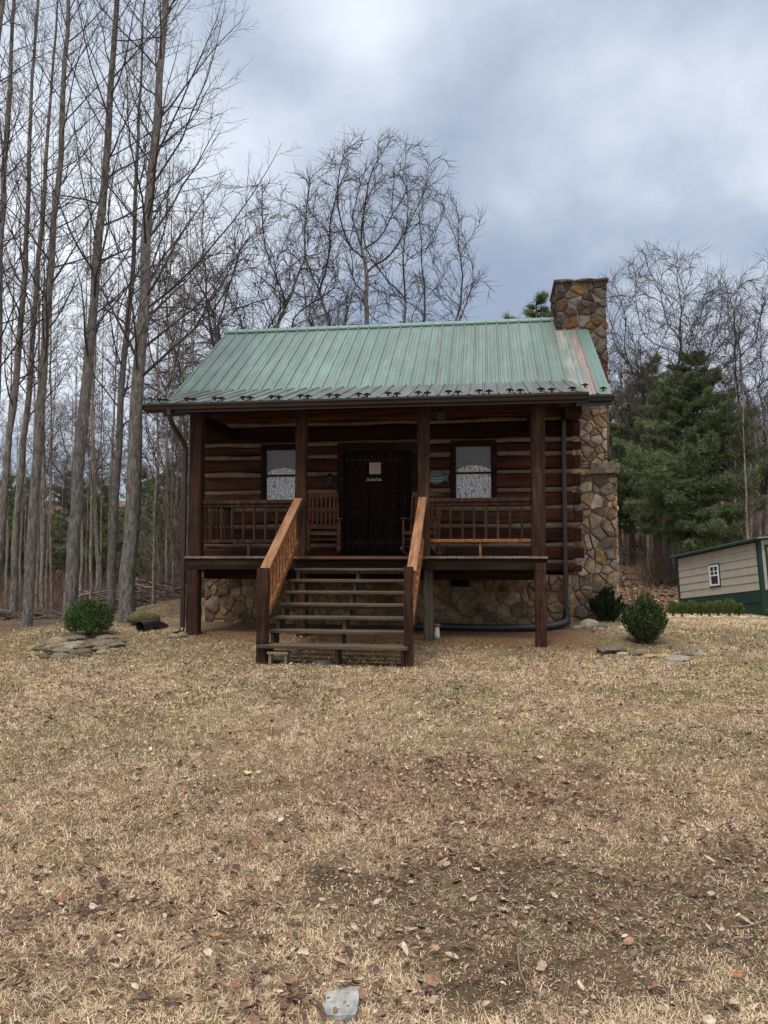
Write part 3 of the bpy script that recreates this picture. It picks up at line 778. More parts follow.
# ---- wall lamps and plaque on the wall
def lantern(u,v,z,name,label):
    t=thing(name,label,'wall lamp',HW(u,v,z),YAW)
    m=MB(); m.box(-.035,.035,-.006,.02,-.06,.08); m.tube([(0,0,.05),(0,-.07,.09),(0,-.10,.06)],.009,6); m.build('bracket','iron',t)
    m=MB(); m.tube([(0,-.10,-.13),(0,-.10,.03)],[.045,.062],6); m.build('lamp_glass','lamp_glass',t)
    m=MB(); m.tube([(0,-.10,.03),(0,-.10,.10)],[.075,.012],6); m.tube([(0,-.10,-.15),(0,-.10,-.13)],[.02,.05],6); m.build('cap','iron',t)
lantern(-.86,WV-.02,3.0,'wall_lantern','black lantern fixed to the logs left of the cabin door')
t=thing('porch_speaker','small black box hanging under the porch roof above the right rocking chair','porch light',HW(1.22,.3,3.86),YAW)
m=MB(); m.box(-.07,.07,-.06,.06,-.09,.06); m.build('housing','black_plastic',t,bevel=.01)
m=MB(); m.box(-.02,.02,-.02,.02,.062,.23); m.build('bracket','iron',t)
t=thing('fish_plaque','teal painted fish shaped plaque on the logs between the door and the right window','plaque',HW(1.07,WV-.035,2.98),YAW)
m=MB(); P=[(-.19,.0),(-.12,-.07),(0,-.10),(.10,-.06),(.15,-.03),(.21,-.09),(.19,0),(.21,.09),(.14,.04),(.08,.10),(.0,.15),(-.08,.12),(-.15,.06)]
m.prism([(p[0],0,p[1]) for p in P],(0,0,0),(0,.02,0)); m.build('board','sign_teal',t)
m=MB(); m.box(-.13,.10,-.004,-.0005,-.045,-.035); m.box(-.11,.08,-.004,-.0005,.0,.012); m.build('lettering','sign_cream',t)

# ---- rocking chairs
def rocker(u,v,rot,label):
    t=thing('rocking_chair',label,'rocking chair',HW(u,v,FZ),YAW+rot,'wooden rocking chairs on the porch')
    # front is -y
    def T(name,f,b=.003):
        m=MB(); f(m); return m.build(name,'rocker_wood',t,bevel=b)
    for s in (-1,1):
        pts=[(s*.27,-.42+i*.09,.035+.0+.10*((i-5)/5.)**2) for i in range(11)]
        T('rocker_runner',lambda m:[m.bar(a,b,.03,.04) for a,b in zip(pts[:-1],pts[1:])],0)
        T('leg',lambda m:m.tube([(s*.27,-.25,.06),(s*.27,-.25,.20),(s*.27,-.255,.42),(s*.27,-.255,.62)],[.016,.021,.02,.017],8),0)
        T('leg',lambda m:m.tube([(s*.25,.20,.06),(s*.25,.19,.42),(s*.25,.27,.8),(s*.25,.36,1.12)],[.018,.021,.020,.014],8),0)
        T('armrest',lambda m:m.box(s*.27-.045,s*.27+.045,-.32,.24,.622,.645),.006)
    def seat(m):
        for k in range(8): m.box(-.25,.25,-.26+k*.056,-.21+k*.056,.385+.004*abs(k-4),.403+.004*abs(k-4))
    T('seat',seat)
    def back(m):
        m.bar((-.25,.35,1.08),(.25,.35,1.08),.025,.09,up=(0,.25,1)); m.bar((-.25,.21,.50),(.25,.21,.50),.025,.05,up=(0,.25,1))
        for k in range(6):
            x=-.19+k*.076; m.bar((x,.215,.51),(x,.345,1.05),.036,.012,up=(0,1,0))
    T('backrest',back)
    def st(m):
        for z in (.16,.28): m.tube([(-.27,-.25,z),(.27,-.25,z)],.010,6)
        m.tube([(-.25,.19,.22),(.25,.19,.22)],.010,6)
        for s in (-1,1): m.tube([(s*.27,-.25,.22),(s*.25,.19,.22)],.010,6)
        m.box(-.26,.26,-.28,-.255,.36,.40)
    T('stretcher',st,0)
rocker(-.86,1.15,R(12),'brown slatted rocking chair on the porch just left of the black door')
rocker(.86,1.1,R(-8),'brown slatted rocking chair on the porch behind the right stair rail')

# ---- chimney
m=MB(); CU0=3.46; CF=3.60; CB=5.40
m.box(CU0,4.46,CF+.03,CB-.03,-.3,3.20); m.box(3.41,4.37,3.93,5.07,3.20,7.20); m.box(CU0,4.30,CF+.03,3.93,3.2,4.6)
ch=m.build('chimney','mortar',cabin)
s=MB(); 
stonewall(s,1.02,2.86,lambda x,y,d:(CU0+x*(1+.03*(1-y/2.9)),CF+.03-d,.28+y),.25,STONE_L,11)
stonewall(s,1.80,2.86,lambda x,y,d:(4.46+d,CF+x,.28+y),.21,STONE_L,12)
s.build('chimney_base_stones','stone',ch,smooth=True,col=True); s=MB()
stonewall(s,.86,1.1,lambda x,y,d:(CU0+x,CF+.03-d,3.40+y),.19,STONE_L,13)
s.build('chimney_shoulder_stones','stone',ch,smooth=True,col=True)
s=MB()
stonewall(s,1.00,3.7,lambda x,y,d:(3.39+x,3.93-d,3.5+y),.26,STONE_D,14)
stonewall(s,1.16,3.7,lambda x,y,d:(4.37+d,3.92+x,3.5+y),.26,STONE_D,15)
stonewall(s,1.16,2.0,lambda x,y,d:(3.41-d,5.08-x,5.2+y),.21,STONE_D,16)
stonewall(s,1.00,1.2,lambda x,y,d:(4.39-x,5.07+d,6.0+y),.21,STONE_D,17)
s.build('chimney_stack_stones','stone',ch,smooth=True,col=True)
def slab(mb,x0,x1,y0,y1,z0,z1,seed,col,nx=8):
    r=random.Random(seed); ys=[y0,y0+.02,y1-.02,y1]; vs=[];fs=[]
    for i in range(nx+1):
        x=x0+(x1-x0)*i/nx; j=lambda a=.012:r.uniform(-a,a)
        vs+=[(x+j(),y0+.01+j(.02),z0+j()),(x+j(),y0+j(.02),(z0+z1)/2+j()),(x+j(),y0+.02+j(.02),z1+j()),(x,y1,z1+j()),(x,y1,z0+j())]
    for i in range(nx):
        for e in range(5): fs.append((i*5+e,i*5+(e+1)%5,(i+1)*5+(e+1)%5,(i+1)*5+e))
    fs+=[(4,3,2,1,0),tuple(nx*5+e for e in range(5))]; mb.add(vs,fs,col)
s=MB(); slab(s,CU0-.01,4.0,CF-.10,CB,3.20,3.30,1,(.5,.38,.24)); slab(s,3.98,4.51,CF-.12,CB,3.22,3.42,2,(.30,.28,.26)); slab(s,CU0-.01,4.35,CF-.03,4.0,3.30,3.40,3,(.24,.20,.17)); s.build('ledge_slab','stone',ch,col=True)
s=MB(); slab(s,3.36,4.44,3.86,5.12,7.19,7.24,5,(.16,.145,.13)); s.box(3.65,4.1,4.2,4.8,7.242,7.30,col=(.1,.1,.1)); s.build('chimney_cap','stone',ch,col=True)

# ------------------------------------------------------------------ small things by the porch
def hw_ground(u,v,dz=0): p=HW(u,v); return Vector((p.x,p.y,H1(p.x,p.y)+dz))
p=[hw_ground(3.29,1.72,.30),hw_ground(3.29,1.66,.17),hw_ground(3.22,1.5,.10),hw_ground(3.0,1.25,.07),hw_ground(2.7,1.05,.065),hw_ground(2.3,.95,.065),hw_ground(1.9,.95,.065),hw_ground(1.5,1.0,.065),hw_ground(1.1,1.02,.065),hw_ground(.75,1.0,.065)]
# spline
def crom(P,n):
    out=[]
    for i in range(len(P)-1):
        a=P[max(i-1,0)];b=P[i];c=P[i+1];d=P[min(i+2,len(P)-1)]
        for k in range(n):
            t=k/n; out.append(.5*((2*b)+(c-a)*t+(2*a-5*b+4*c-d)*t*t+(3*b-a-3*c+d)*t**3))
    out.append(P[-1]); return out
base=p[-1].copy(); pp=[q-base for q in crom(p,26)]
m=MB(); m.tube(pp,[.058+.008*math.sin(i*2.1) for i in range(len(pp))],12,smooth if False else True)
o=m.build('drain_pipe','black_plastic',None,smooth=True); o.location=base
tag(o,'long black corrugated drain pipe curving from the right downspout along the cabin foundation','drain pipe')
g=gpt(140,632); m=MB(); m.tube([(0,0,.085),(.05,.12,.09),(.14,.34,.10),(.2,.7,.0)],.085,14,cap=False); m.tube([(.0,0.0,.085),(.05,.12,.09),(.14,.34,.10),(.2,.7,.0)],.072,14,cap=False)
o=m.build('culvert_pipe','black_plastic',None,smooth=True); o.location=g; tag(o,'short open black pipe end lying on the ground between the trees and the left post','pipe')
# step stool
g=gpt(279,664); t=thing('step_stool','small weathered grey wooden stool on the grass at the foot of the stairs','stool',g,YAW)
m=MB(); m.box(-.14,.14,-.09,.09,.13,.165); m.build('seat','stool_wood',t,bevel=.006)
for sx in (-1,1):
    m=MB(); m.box(sx*.105-.018,sx*.105+.018,-.075,.075,-.02,.129); m.build('leg','stool_wood',t,bevel=.004)
m=MB(); m.box(-.086,.086,-.02,.0,.06,.10); m.build('stretcher','stool_wood',t)
# white canister
g=gpt(437,638); t=thing('garden_ornament','small white post ornament with rusty brown top beside the drain pipe','ornament',g)
m=MB(); m.tube([(0,0,-.02),(0,0,.04),(0,0,.15),(0,0,.19)],[.05,.045,.038,.03],12); m.build('body','white_paint',t,smooth=True)
m=MB(); m.tube([(0,0,.18),(0,0,.205),(0,0,.225)],[.055,.07,.03],12); m.tube([(-.02,0,.21),(-.10,0,.225),(-.13,0,.19)],.017,8); m.build('top','stained_lit_wood',t,smooth=True)

# rocks
def rockmesh(seed,flat,ang=.25):
    import bmesh
    r=random.Random(seed); bm=bmesh.new(); bmesh.ops.create_icosphere(bm,subdivisions=3,radius=1)
    pl=[(Vector((r.gauss(0,1),r.gauss(0,1),r.gauss(0,1))).normalized(),r.uniform(.62,.9)) for _ in range(11)]
    for v in bm.verts:
        d=v.co.normalized(); k=1.
        for n,c in pl:
            q=d.dot(n)
            if q>1e-3: k=min(k,c/q)
        k*=1+.05*(float(vnoise(np.array([d.x*4+seed]),np.array([d.y*4+d.z*3]),seed)[0])-.5)
        v.co=d*k; v.co.z*=flat
    me=bpy.data.meshes.new('rock'); bm.to_mesh(me); bm.free(); me.materials.append(MT['rock'])
    c=random.Random(seed+5).choice([(1,1,1),(.85,.82,.78),(1.15,1.02,.86),(.7,.7,.72)])
    ca=me.color_attributes.new('tint','FLOAT_COLOR','POINT'); ca.data.foreach_set('color',np.tile(np.array((*c,1),dtype=np.float32),len(me.vertices)))
    return me
RM={f:[rockmesh(i+int(f*100),f) for i in range(7)] for f in (.3,.6)}
def whiten(me,c):
    me=me.copy(); me.color_attributes['tint'].data.foreach_set('color',np.tile(np.array((*c,1),dtype=np.float32),len(me.vertices))); return me
def rock(name,px,py,w,flat,label,group=None,d=None,dz=0,tint=None,i=0,sy=.7,rz=None,loc=None):
    g=loc or gpt(px,py); me=RM[flat][i%7]
    if tint: me=whiten(me,tint)
    o=bpy.data.objects.new(name,me); link(o); o.location=g+Vector((0,0,dz+w*flat*.25)); o.scale=(w,w*sy,w)
    o.rotation_euler=(random.uniform(-.1,.1),random.uniform(-.12,.12),random.uniform(0,.6) if rz is None else rz)
    tag(o,label,'stone',group); return o
L=lambda x,y:(20+x/4.267,590+y/4.267)
EL='flat grey fieldstone in the edging around the round boxwood'
for i,(x,y,w,f,dz) in enumerate([(90,280,.13,.3,0),(130,262,.17,.6,.02),(105,292,.13,.3,0),(175,290,.20,.3,0),(185,277,.22,.3,.05),(190,262,.2,.3,.10),(255,280,.26,.3,0),(258,266,.23,.3,.06),(335,262,.22,.3,.02),(345,272,.14,.3,0),(300,262,.18,.3,.04),(390,250,.2,.3,.03),(418,243,.17,.3,.04),(400,262,.12,.3,0),(430,228,.13,.3,.02),(220,290,.12,.3,0),(290,283,.10,.3,0),(365,268,.13,.3,0),(75,258,.12,.3,0),(110,243,.14,.3,0),(150,272,.2,.3,.10),(215,270,.24,.3,.09),(285,266,.2,.3,.09),(335,258,.2,.3,.10),(375,250,.2,.3,.09),(235,262,.18,.3,.13),(405,240,.17,.3,.08)]):
    o=rock('edging_stone',*L(x,y),w*.8,f,EL,'stones edging the boxwood bed',dz=dz*.6+.005,i=i,tint=[(.8,.70,.56),(1.15,1.05,.9),(.6,.5,.38),(.8,.76,.7)][i%4]); o.scale.z*=1.15 if f==.3 else .9; o.rotation_euler.z=random.uniform(-.5,1.2)
rock('boulder',*L(165,232),.17,.6,'tan rounded boulder at the left back of the boxwood bed',i=2,tint=(1.2,1.,.75))
rock('boulder',*L(232,212),.20,.3,'flat slab behind the boxwood at the tree line',i=4,tint=(.7,.65,.6))
rock('boulder',*L(365,212),.20,.3,'flat slab between the boxwood and the thick tree trunk',i=5,tint=(.8,.7,.6))
rock('boulder',*L(550,150),.20,.6,'large mossy brown boulder behind the open black pipe',i=1,sy=.9,tint=(.5,.36,.22),dz=.08)
rock('boulder',*L(512,150),.26,.6,'mossy green stone left of the brown boulder behind the pipe',i=3,sy=.9,tint=(.5,.5,.3),dz=.08)
rock('footing_stone',178,637,.2,.3,'flat stone under the foot of the left porch post',i=2,tint=(1,.85,.7)); 
rock('stepping_stone',322,664,.17,.3,'flat pale grey stone in the shade at the foot of the stairs',i=6,tint=(1,1,1),sy=.5)
# right bed: cream stones and flat stones
for (x,y,w,f,t,l) in [(590,627,.20,.6,(1.9,1.75,1.5),'cream white stone at the foot of the chimney, left of the dark shrub'),(577,628,.14,.3,(1.5,1.35,1.0),'pale tan stone at the corner of the foundation beside the drain pipe'),
    (603,627,.17,.3,(.8,.75,.7),'low brown stone in front of the dark shrub by the chimney'),(624,631,.15,.6,(2.2,2.15,2.0),'bright white stone between the two right shrubs'),
    (609,652,.30,.3,(.55,.5,.45),'flat dark stone at the left of the cone shrub bed'),(622,655,.10,.3,(2.0,1.8,1.4),'small white stone below the cone shrub'),(648,658,.13,.3,(1.7,1.3,.85),'tan orange stone in front of the cone shrub'),
    (663,657,.12,.3,(1.8,1.45,.9),'yellowish stone right of the tan orange one'),(676,661,.19,.3,(1.2,1.15,1.1),'broad grey stone at the front right of the cone shrub bed'),(688,655,.15,.3,(.7,.65,.6),'low dark slab at the right end of the cone shrub bed'),
    (697,656,.10,.3,(1,1,.95),'small grey stone at the far right of the cone shrub bed'),(638,655,.14,.3,(.6,.55,.5),'dark flat stone directly under the cone shrub')]:
    rock('bed_stone',x,y,w,f,l,'stones of the right shrub beds',i=int(x)%7,tint=t)
# stones along hedge
for k in range(16):
    x=660+k*6.8; g=Vector((.36*24.2+ (x-660)*.0315,24.0+random.uniform(-.15,.15),0)); g.z=H1(g.x,g.y)
    rock('border_stone',0,0,.12+.05*random.random(),.3,'small pale stone in the border along the clipped hedge balls','stones bordering the hedge',i=k,tint=(1.8,1.7,1.55),loc=g)
# concrete block at the bottom of the frame
g=gpt(341,1010); m=MB(); r=random.Random(3)
import bmesh
bm=bmesh.new(); bmesh.ops.create_cube(bm,size=1); bmesh.ops.subdivide_edges(bm,edges=bm.edges[:],cuts=5,use_grid_fill=True)
for v in bm.verts:
    v.co.x*=.105; v.co.y*=.16; v.co.z*=.075
    f=vnoise(np.array([v.co.x*60]),np.array([v.co.y*60+v.co.z*30]),3)[0]-.5; f2=vnoise(np.array([v.co.x*25+5]),np.array([v.co.y*25]),8)[0]-.5
    v.co+=v.co.normalized()*(f*.014+f2*.03)
me=bpy.data.meshes.new('concrete_block'); bm.to_mesh(me); bm.free(); me.materials.append(MT['concrete'])
o=bpy.data.objects.new('concrete_marker',me); link(o); o.location=g+Vector((0,-.02,-.006)); o.rotation_euler=(0,0,.05)
tag(o,'rough grey concrete block set in the lawn at the bottom edge of the photo','concrete block')

# a few leaves and twigs one can point to
def bigleaf(px,py,s,c,label):
    g=gpt(px,py); m=MB(); n=9; r=random.Random(int(px))
    out=[]
    for k in range(2*n):
        a=2*math.pi*k/(2*n); rad=s*(1 if k%2 else .62)*(1+.25*math.cos(a)); x=rad*math.cos(a); y=rad*.7*math.sin(a); out.append((x,y,.02+.35*abs(y)+.1*x*r.random()))
    m.add([(0,0,.02)]+out,[(0,1+k,1+(k+1)%(2*n)) for k in range(2*n)],c); o=m.build('fallen_leaf','litter',None,col=True); o.location=g; o.rotation_euler=(r.uniform(-.2,.4),r.uniform(-.2,.2),r.uniform(0,6)); tag(o,label,'leaf')
bigleaf(247,777,.048,(.75,.55,.25),'pale yellow fallen leaf alone on the lawn left of centre')
bigleaf(737,980,.028,(.38,.17,.09),'orange brown leaf on the grass at the lower right')
bigleaf(214,940,.026,(.42,.22,.12),'rust orange leaf on the grass at the lower left')
bigleaf(63,902,.045,(.30,.14,.08),'large curled brown leaf at the left of the lawn')
bigleaf(560,712,.07,(.22,.08,.045),'dark red brown leaf on the lawn below the right porch post')
bigleaf(476,875,.032,(.70,.55,.32),'pale tan leaf standing at the edge of the bare soil')
def twig(P,r0,label):
    pts=[gpt(*q)+Vector((0,0,.012)) for q in P]; b=pts[0].copy(); pts=[q-b for q in crom(pts,5)]
    m=MB(); m.tube(pts,[r0*(1-.6*i/len(pts)) for i in range(len(pts))],6,col=(2.6,2.3,2.0)); o=m.build('twig','twig_bark',None,smooth=True,col=True); o.location=b; tag(o,label,'twig')
twig([(518,955),(520,975),(528,992),(538,1004)],.005,'pale curved twig lying on the bare soil at the bottom of the lawn')
twig([(570,985),(567,1000),(566,1012),(574,1022)],.003,'thin dark twig right of the pale curved twig')
twig([(730,930),(748,930),(768,923)],.005,'pale twig at the right edge of the bare soil')
twig([(628,912),(650,920),(672,922)],.004,'thin brown twig across the middle of the bare soil')

# ------------------------------------------------------------------ shrubs
def leafcloud(name,pts,nrm,size,pal,parent,mat='leafy',wr=.5):
    k=len(pts); a=rng.normal(0,1,(k,3))*.8+nrm*.5; a/=np.linalg.norm(a,axis=1,keepdims=True)
    b=np.cross(a,rng.normal(0,1,(k,3))); b/=np.linalg.norm(b,axis=1,keepdims=True)
    L=(size*rng.uniform(.6,1.3,k))[:,None]
    V=np.stack([pts,pts+a*L*.5+b*L*wr*.5,pts+a*L,pts+a*L*.5-b*L*wr*.5],1).reshape(-1,3)
    i=np.arange(k)*4; Q=np.stack([i,i+1,i+2,i+3],-1)
    pal=np.array(pal); c=pal[rng.integers(0,len(pal),k)]*rng.uniform(.65,1.35,(k,1))
    return fast(name,V,[Q],mat,parent,col=np.repeat(c,4,0))
BOX=[(.045,.085,.022),(.032,.065,.018),(.065,.11,.03),(.085,.13,.035)]
YEW=[(.04,.072,.022),(.06,.095,.028),(.032,.055,.018),(.11,.125,.04)]
def ball(name,label,cat,g,rx,rz_,k,size,pal,group=None):
    t=thing(name,label,cat,g,0,group)
    d=rng.normal(0,1,(k,3)); d/=np.linalg.norm(d,axis=1,keepdims=True); d[:,2]=np.where(d[:,2]<-.75,-d[:,2],d[:,2])
    lump=.74+.40*fbm(d[:,0]*4+9+d[:,2]*2,d[:,1]*4+d[:,2]*3+5,int(rx*1000)%50,3)
    rad=(1-rng.random(k)**1.6*.5)*lump*(1+.10*(rng.random(k)<.06))
    P=d*rad[:,None]*np.array([rx,rx,rz_]); P[:,2]+=rz_*.92
    leafcloud('foliage',P,d,size,pal,t)
    m=MB()
    for q in range(7):
        a=q*.9; m.tube([(0,0,-.03),(math.cos(a)*rx*.3,math.sin(a)*rx*.3,rz_*.7),(math.cos(a)*rx*.6,math.sin(a)*rx*.6,rz_*1.3)],[.014,.01,.004],5)
    m.build('stem','twig_bark',t,col=True); return t
g=gpt(89,636); ball('boxwood_bush','round clipped green boxwood in a stone edged bed at the left','bush',g,.40,.295,19000,.024,BOX)
def upright(name,label,g,h,w,k,size,pal,shoots=40,cat='shrub'):
    t=thing(name,label,cat,g,0)
    P=[];Nn=[];m=MB()
    for s in range(shoots):
        az=rng.uniform(0,6.28); sp=rng.random()**.7; L=h*(1-.45*sp**1.5)*rng.uniform(.8,1.08)
        tip=np.array([math.cos(az)*w*sp,math.sin(az)*w*sp,L]); base=np.array([math.cos(az)*.04,math.sin(az)*.04,0.])
        mid=(base+tip)/2+np.array([math.cos(az),math.sin(az),0])*w*.22*sp
        m.tube([base,mid,tip],[.008,.005,.002],4)
        n=k//shoots; tt=rng.random(n)**.8*.95+.08; q=(1-tt)[:,None]**2*base+2*((1-tt)*tt)[:,None]*mid+(tt**2)[:,None]*tip
        q=q+rng.normal(0,1,(n,3))*(.045*(1.15-tt))[:,None]*h*.9
        q[:,2]=np.maximum(q[:,2],.02); P.append(q); Nn.append(np.tile(np.array([math.cos(az)*.4,math.sin(az)*.4,.9]),(n,1)))
    leafcloud('foliage',np.concatenate(P),np.concatenate(Nn),size,pal,t,wr=.38); m.build('stem','twig_bark',t,col=True); return t
g=gpt(646,643); upright('cone_shrub','dark green cone shaped evergreen shrub in front of the shed hedge, ringed by flat stones',g,.70,.36,38000,.034,YEW,120)
g=gpt(608,622); upright('dark_shrub','dark green bushy yew at the foot of the stone chimney',g,.62,.36,34000,.034,[(.03,.055,.018),(.045,.075,.022),(.022,.04,.014)],70)
g=at(640,612,17.0); g.z=H1(g.x,g.y); upright('yellow_shrub','loose yellowish green shrub behind the cone shrub',g,.95,.45,2200,.03,[(.20,.17,.06),(.14,.12,.04),(.24,.16,.08)],30)
names=['leftmost clipped round bush of the hedge row before the shed','second clipped round bush from the left in the shed hedge row','third clipped round bush from the left in the shed hedge row','fourth clipped round bush from the left in the shed hedge row','fifth clipped round bush from the left in the shed hedge row','sixth clipped round bush from the left in the shed hedge row','largest clipped round bush near the right end of the shed hedge row','rightmost clipped round bush of the shed hedge row']
for (px,rw,lab) in zip((671.5,680.5,690,699.5,707.5,716.5,727.5,737),(.165,.15,.165,.14,.155,.17,.19,.14),names):
    y=24.4; x=(px-384)/FPX*y; ball('hedge_ball',lab,'bush',Vector((x,y,H1(x,y)+.03)),rw*1.18,rw*1.5,6000,.024,[(.11,.15,.035),(.15,.18,.05),(.08,.11,.03)],'clipped round bushes in front of the shed')
y=24.0; x=(770-384)/FPX*y; ball('hedge_ball','small round bush at the right edge of the photo in front of the shed corner','bush',Vector((x,y,H1(x,y))),.22,.16,2600,.05,[(.055,.10,.02),(.08,.13,.03)])

# ------------------------------------------------------------------ shed
near=Vector((12.30,25.0,0)); farp=Vector((11.60,30.2,0)); ln=(farp-near); Ls=ln.length; az=math.atan2(ln.y,ln.x)
near.z=-.30
shed=thing('metal_shed','tan and green metal sided shed with a small white window beside the hedge','shed',near)
shed.rotation_mode='QUATERNION'
ex=Vector((ln.x,ln.y,-.59)).normalized(); ey=Vector((0,0,1)).cross(ex).normalized()*-1; ez=ex.cross(ey)
if ez.z<0: ey=-ey; ez=ex.cross(ey)
# local: x along wall going back, y to the left or right, z up
shed.rotation_quaternion=Matrix((( ex.x,ey.x,ez.x),(ex.y,ey.y,ez.y),(ex.z,ey.z,ez.z))).to_quaternion()
sd=1 if ey.x>0 else -1   # +y*sd points away from the cabin (right)
Wd=3.4; HH=2.42
m=MB()
def lap(mb,x0,x1,z0,z1,n):
    st=(z1-z0)/n
    for k in range(n):
        a=z0+k*st; b2=a+st
        mb.add([(x0,-sd*.0,a),(x1,0,a),(x1,-sd*.022,a+.0),(x0,-sd*.022,a),(x0,-sd*.002,b2),(x1,-sd*.002,b2)],[(3,2,5,4),(0,1,2,3),(0,3,4),(1,5,2)])
lap(m,0.06,Ls,.80,HH,6)
m.box(.06,Ls,sd*.004,sd*.05,.0,HH); 
for k in range(7): # near end wall, horizontal laps
    a=.80+k*.27; bz=min(a+.27,HH)
    if a<HH: m.box(-.012,.0,min(sd*.1,sd*1.0),max(sd*.1,sd*1.0),a,bz-.012)
m.add([(0,sd*.06,HH),(0,sd*(Wd-.06),HH),(0,sd*Wd/2,HH+.14),(.04,sd*.06,HH),(.04,sd*(Wd-.06),HH),(.04,sd*Wd/2,HH+.14)],[(0,1,2),(3,5,4),(0,2,5,3),(1,4,5,2)])
m.box(.0,.05,min(sd*.06,sd*(Wd-.06)),max(sd*.06,sd*(Wd-.06)),.0,HH-.003); m.box(.06,Ls,min(sd*(Wd-.05),sd*Wd),max(sd*(Wd-.05),sd*Wd),0,HH); m.box(Ls-.05,Ls,min(sd*.06,sd*(Wd-.06)),max(sd*.06,sd*(Wd-.06)),.0,HH)
m.build('siding_wall','siding',shed)
m=MB(); 
for k in range(3): 
    a=-.4+k*.4; m.add([(.06,0,a),(Ls,0,a),(Ls,-sd*.025,a),(.06,-sd*.025,a),(.06,-sd*.008,a+.398),(Ls,-sd*.008,a+.398)],[(3,2,5,4),(0,1,2,3),(0,3,4),(1,5,2)])
m.box(-.016,-.001,min(sd*.1,sd*1.0),max(sd*.1,sd*1.0),-.3,.797)
m.build('wainscot','green_metal',shed)
m=MB(); m.box(-.03,.08,min(-sd*.035,sd*.10),max(-sd*.035,sd*.10),-.4,HH+.02); m.box(Ls-.08,Ls+.03,min(-sd*.035,sd*.1),max(-sd*.035,sd*.1),-.4,HH+.02); m.box(.08,Ls-.08,min(-sd*.04,0),max(-sd*.04,0),HH-.06,HH+.03)
m.build('corner_trim','green_metal',shed)
m=MB()
for (ya,yb,za,zb) in ((-.16,Wd/2,HH+.02,HH+.17),(Wd+.16,Wd/2,HH+.02,HH+.17)):
    m.add([(-.25,sd*ya,za),(Ls+.25,sd*ya,za),(Ls+.25,sd*yb,zb),(-.25,sd*yb,zb),(-.25,sd*ya,za+.05),(Ls+.25,sd*ya,za+.05),(Ls+.25,sd*yb,zb+.05),(-.25,sd*yb,zb+.05)],[(0,1,2,3),(7,6,5,4),(0,4,5,1),(1,5,6,2),(2,6,7,3),(3,7,4,0)])
rf=m.build('shed_roof','teal_metal',shed)
m=MB(); m.box(-.26,Ls+.26,min(-sd*.185,-sd*.163),max(-sd*.185,-sd*.163),HH-.03,HH+.045); m.build('eave_trim','green_metal',rf)
wx0,wx1,wz0,wz1=2.35,2.95,1.12,1.86
m=MB(); yo=lambda a,b:(min(-sd*a,-sd*b),max(-sd*a,-sd*b))
a,b_=yo(.02,.06)
m.box(wx0,wx0+.06,a,b_,wz0,wz1); m.box(wx1-.06,wx1,a,b_,wz0,wz1); m.box(wx0+.06,wx1-.06,a,b_,wz1-.06,wz1); m.box(wx0+.06,wx1-.06,a,b_,wz0,wz0+.06)
w=m.build('window','white_paint',shed)
a,b_=yo(.03,.05); m=MB(); m.box(wx0+.06,wx1-.06,a,b_,(wz0+wz1)/2-.02,(wz0+wz1)/2+.02); m.box((wx0+wx1)/2-.02,(wx0+wx1)/2+.02,a,b_,(wz0+wz1)/2+.021,wz1-.06); m.box(wx0+.06,wx1-.06,a,b_,wz1-.24,wz1-.215) ; m.build('muntin','white_paint',w)
a,b_=yo(.024,.028); m=MB(); m.box(wx0+.06,wx1-.06,a,b_,wz0+.06,wz1-.06); m.build('pane','lamp_glass',w)
a,b_=yo(.018,.033); m=MB(); m.box(wx0-.05,wx0-.002,a,b_,wz0-.05,wz1+.05); m.box(wx1+.002,wx1+.05,a,b_,wz0-.05,wz1+.05); m.box(wx0,wx1,a,b_,wz1+.002,wz1+.05); m.box(wx0,wx1,a,b_,wz0-.05,wz0-.002); m.build('window_trim','green_metal',w)
m=MB(); m.box(-.05,-.01,min(sd*.22,sd*.30),max(sd*.22,sd*.30),.0,HH-.15); m.box(-.05,-.01,min(sd*.30,sd*2.6),max(sd*.30,sd*2.6),HH-.24,HH-.15); m.build('door_trim','green_metal',shed)
m=MB()
for k in range(14): m.box(-.045,-.02+.004*(k%2),min(sd*.305,sd*2.6),max(sd*.305,sd*2.6),.02+k*.155,.17+k*.155)
m.build('roller_door','white_paint',shed)

# ------------------------------------------------------------------ trees
def tubes(groups,sides):
    """groups: array (k,n,3) points, (k,n) radii -> V,F"""
    P,Rd=groups; k,n,_=P.shape
    T=np.empty_like(P); T[:,1:-1]=P[:,2:]-P[:,:-2]; T[:,0]=P[:,1]-P[:,0]; T[:,-1]=P[:,-1]-P[:,-2]
    T/=np.linalg.norm(T,axis=2,keepdims=True)+1e-9
    ref=np.zeros_like(T); ref[...,2]=1; par=np.abs(T[:,0,2])>.85; ref[par]=np.array([1,0,0])
    A=np.cross(T,ref); A/=np.linalg.norm(A,axis=2,keepdims=True)+1e-9; B=np.cross(T,A)
    w=2*np.pi*np.arange(sides)/sides
    V=P[:,:,None,:]+(A[:,:,None,:]*np.cos(w)[None,None,:,None]+B[:,:,None,:]*np.sin(w)[None,None,:,None])*Rd[:,:,None,None]
    base=(np.arange(k)[:,None,None]*n+np.arange(n-1)[None,:,None])*sides
    e=np.arange(sides)[None,None,:]; e2=(e+1)%sides
    F=np.stack([base+e,base+e2,base+sides+e2,base+sides+e],-1).reshape(-1,4)
    return V.reshape(-1,3),F
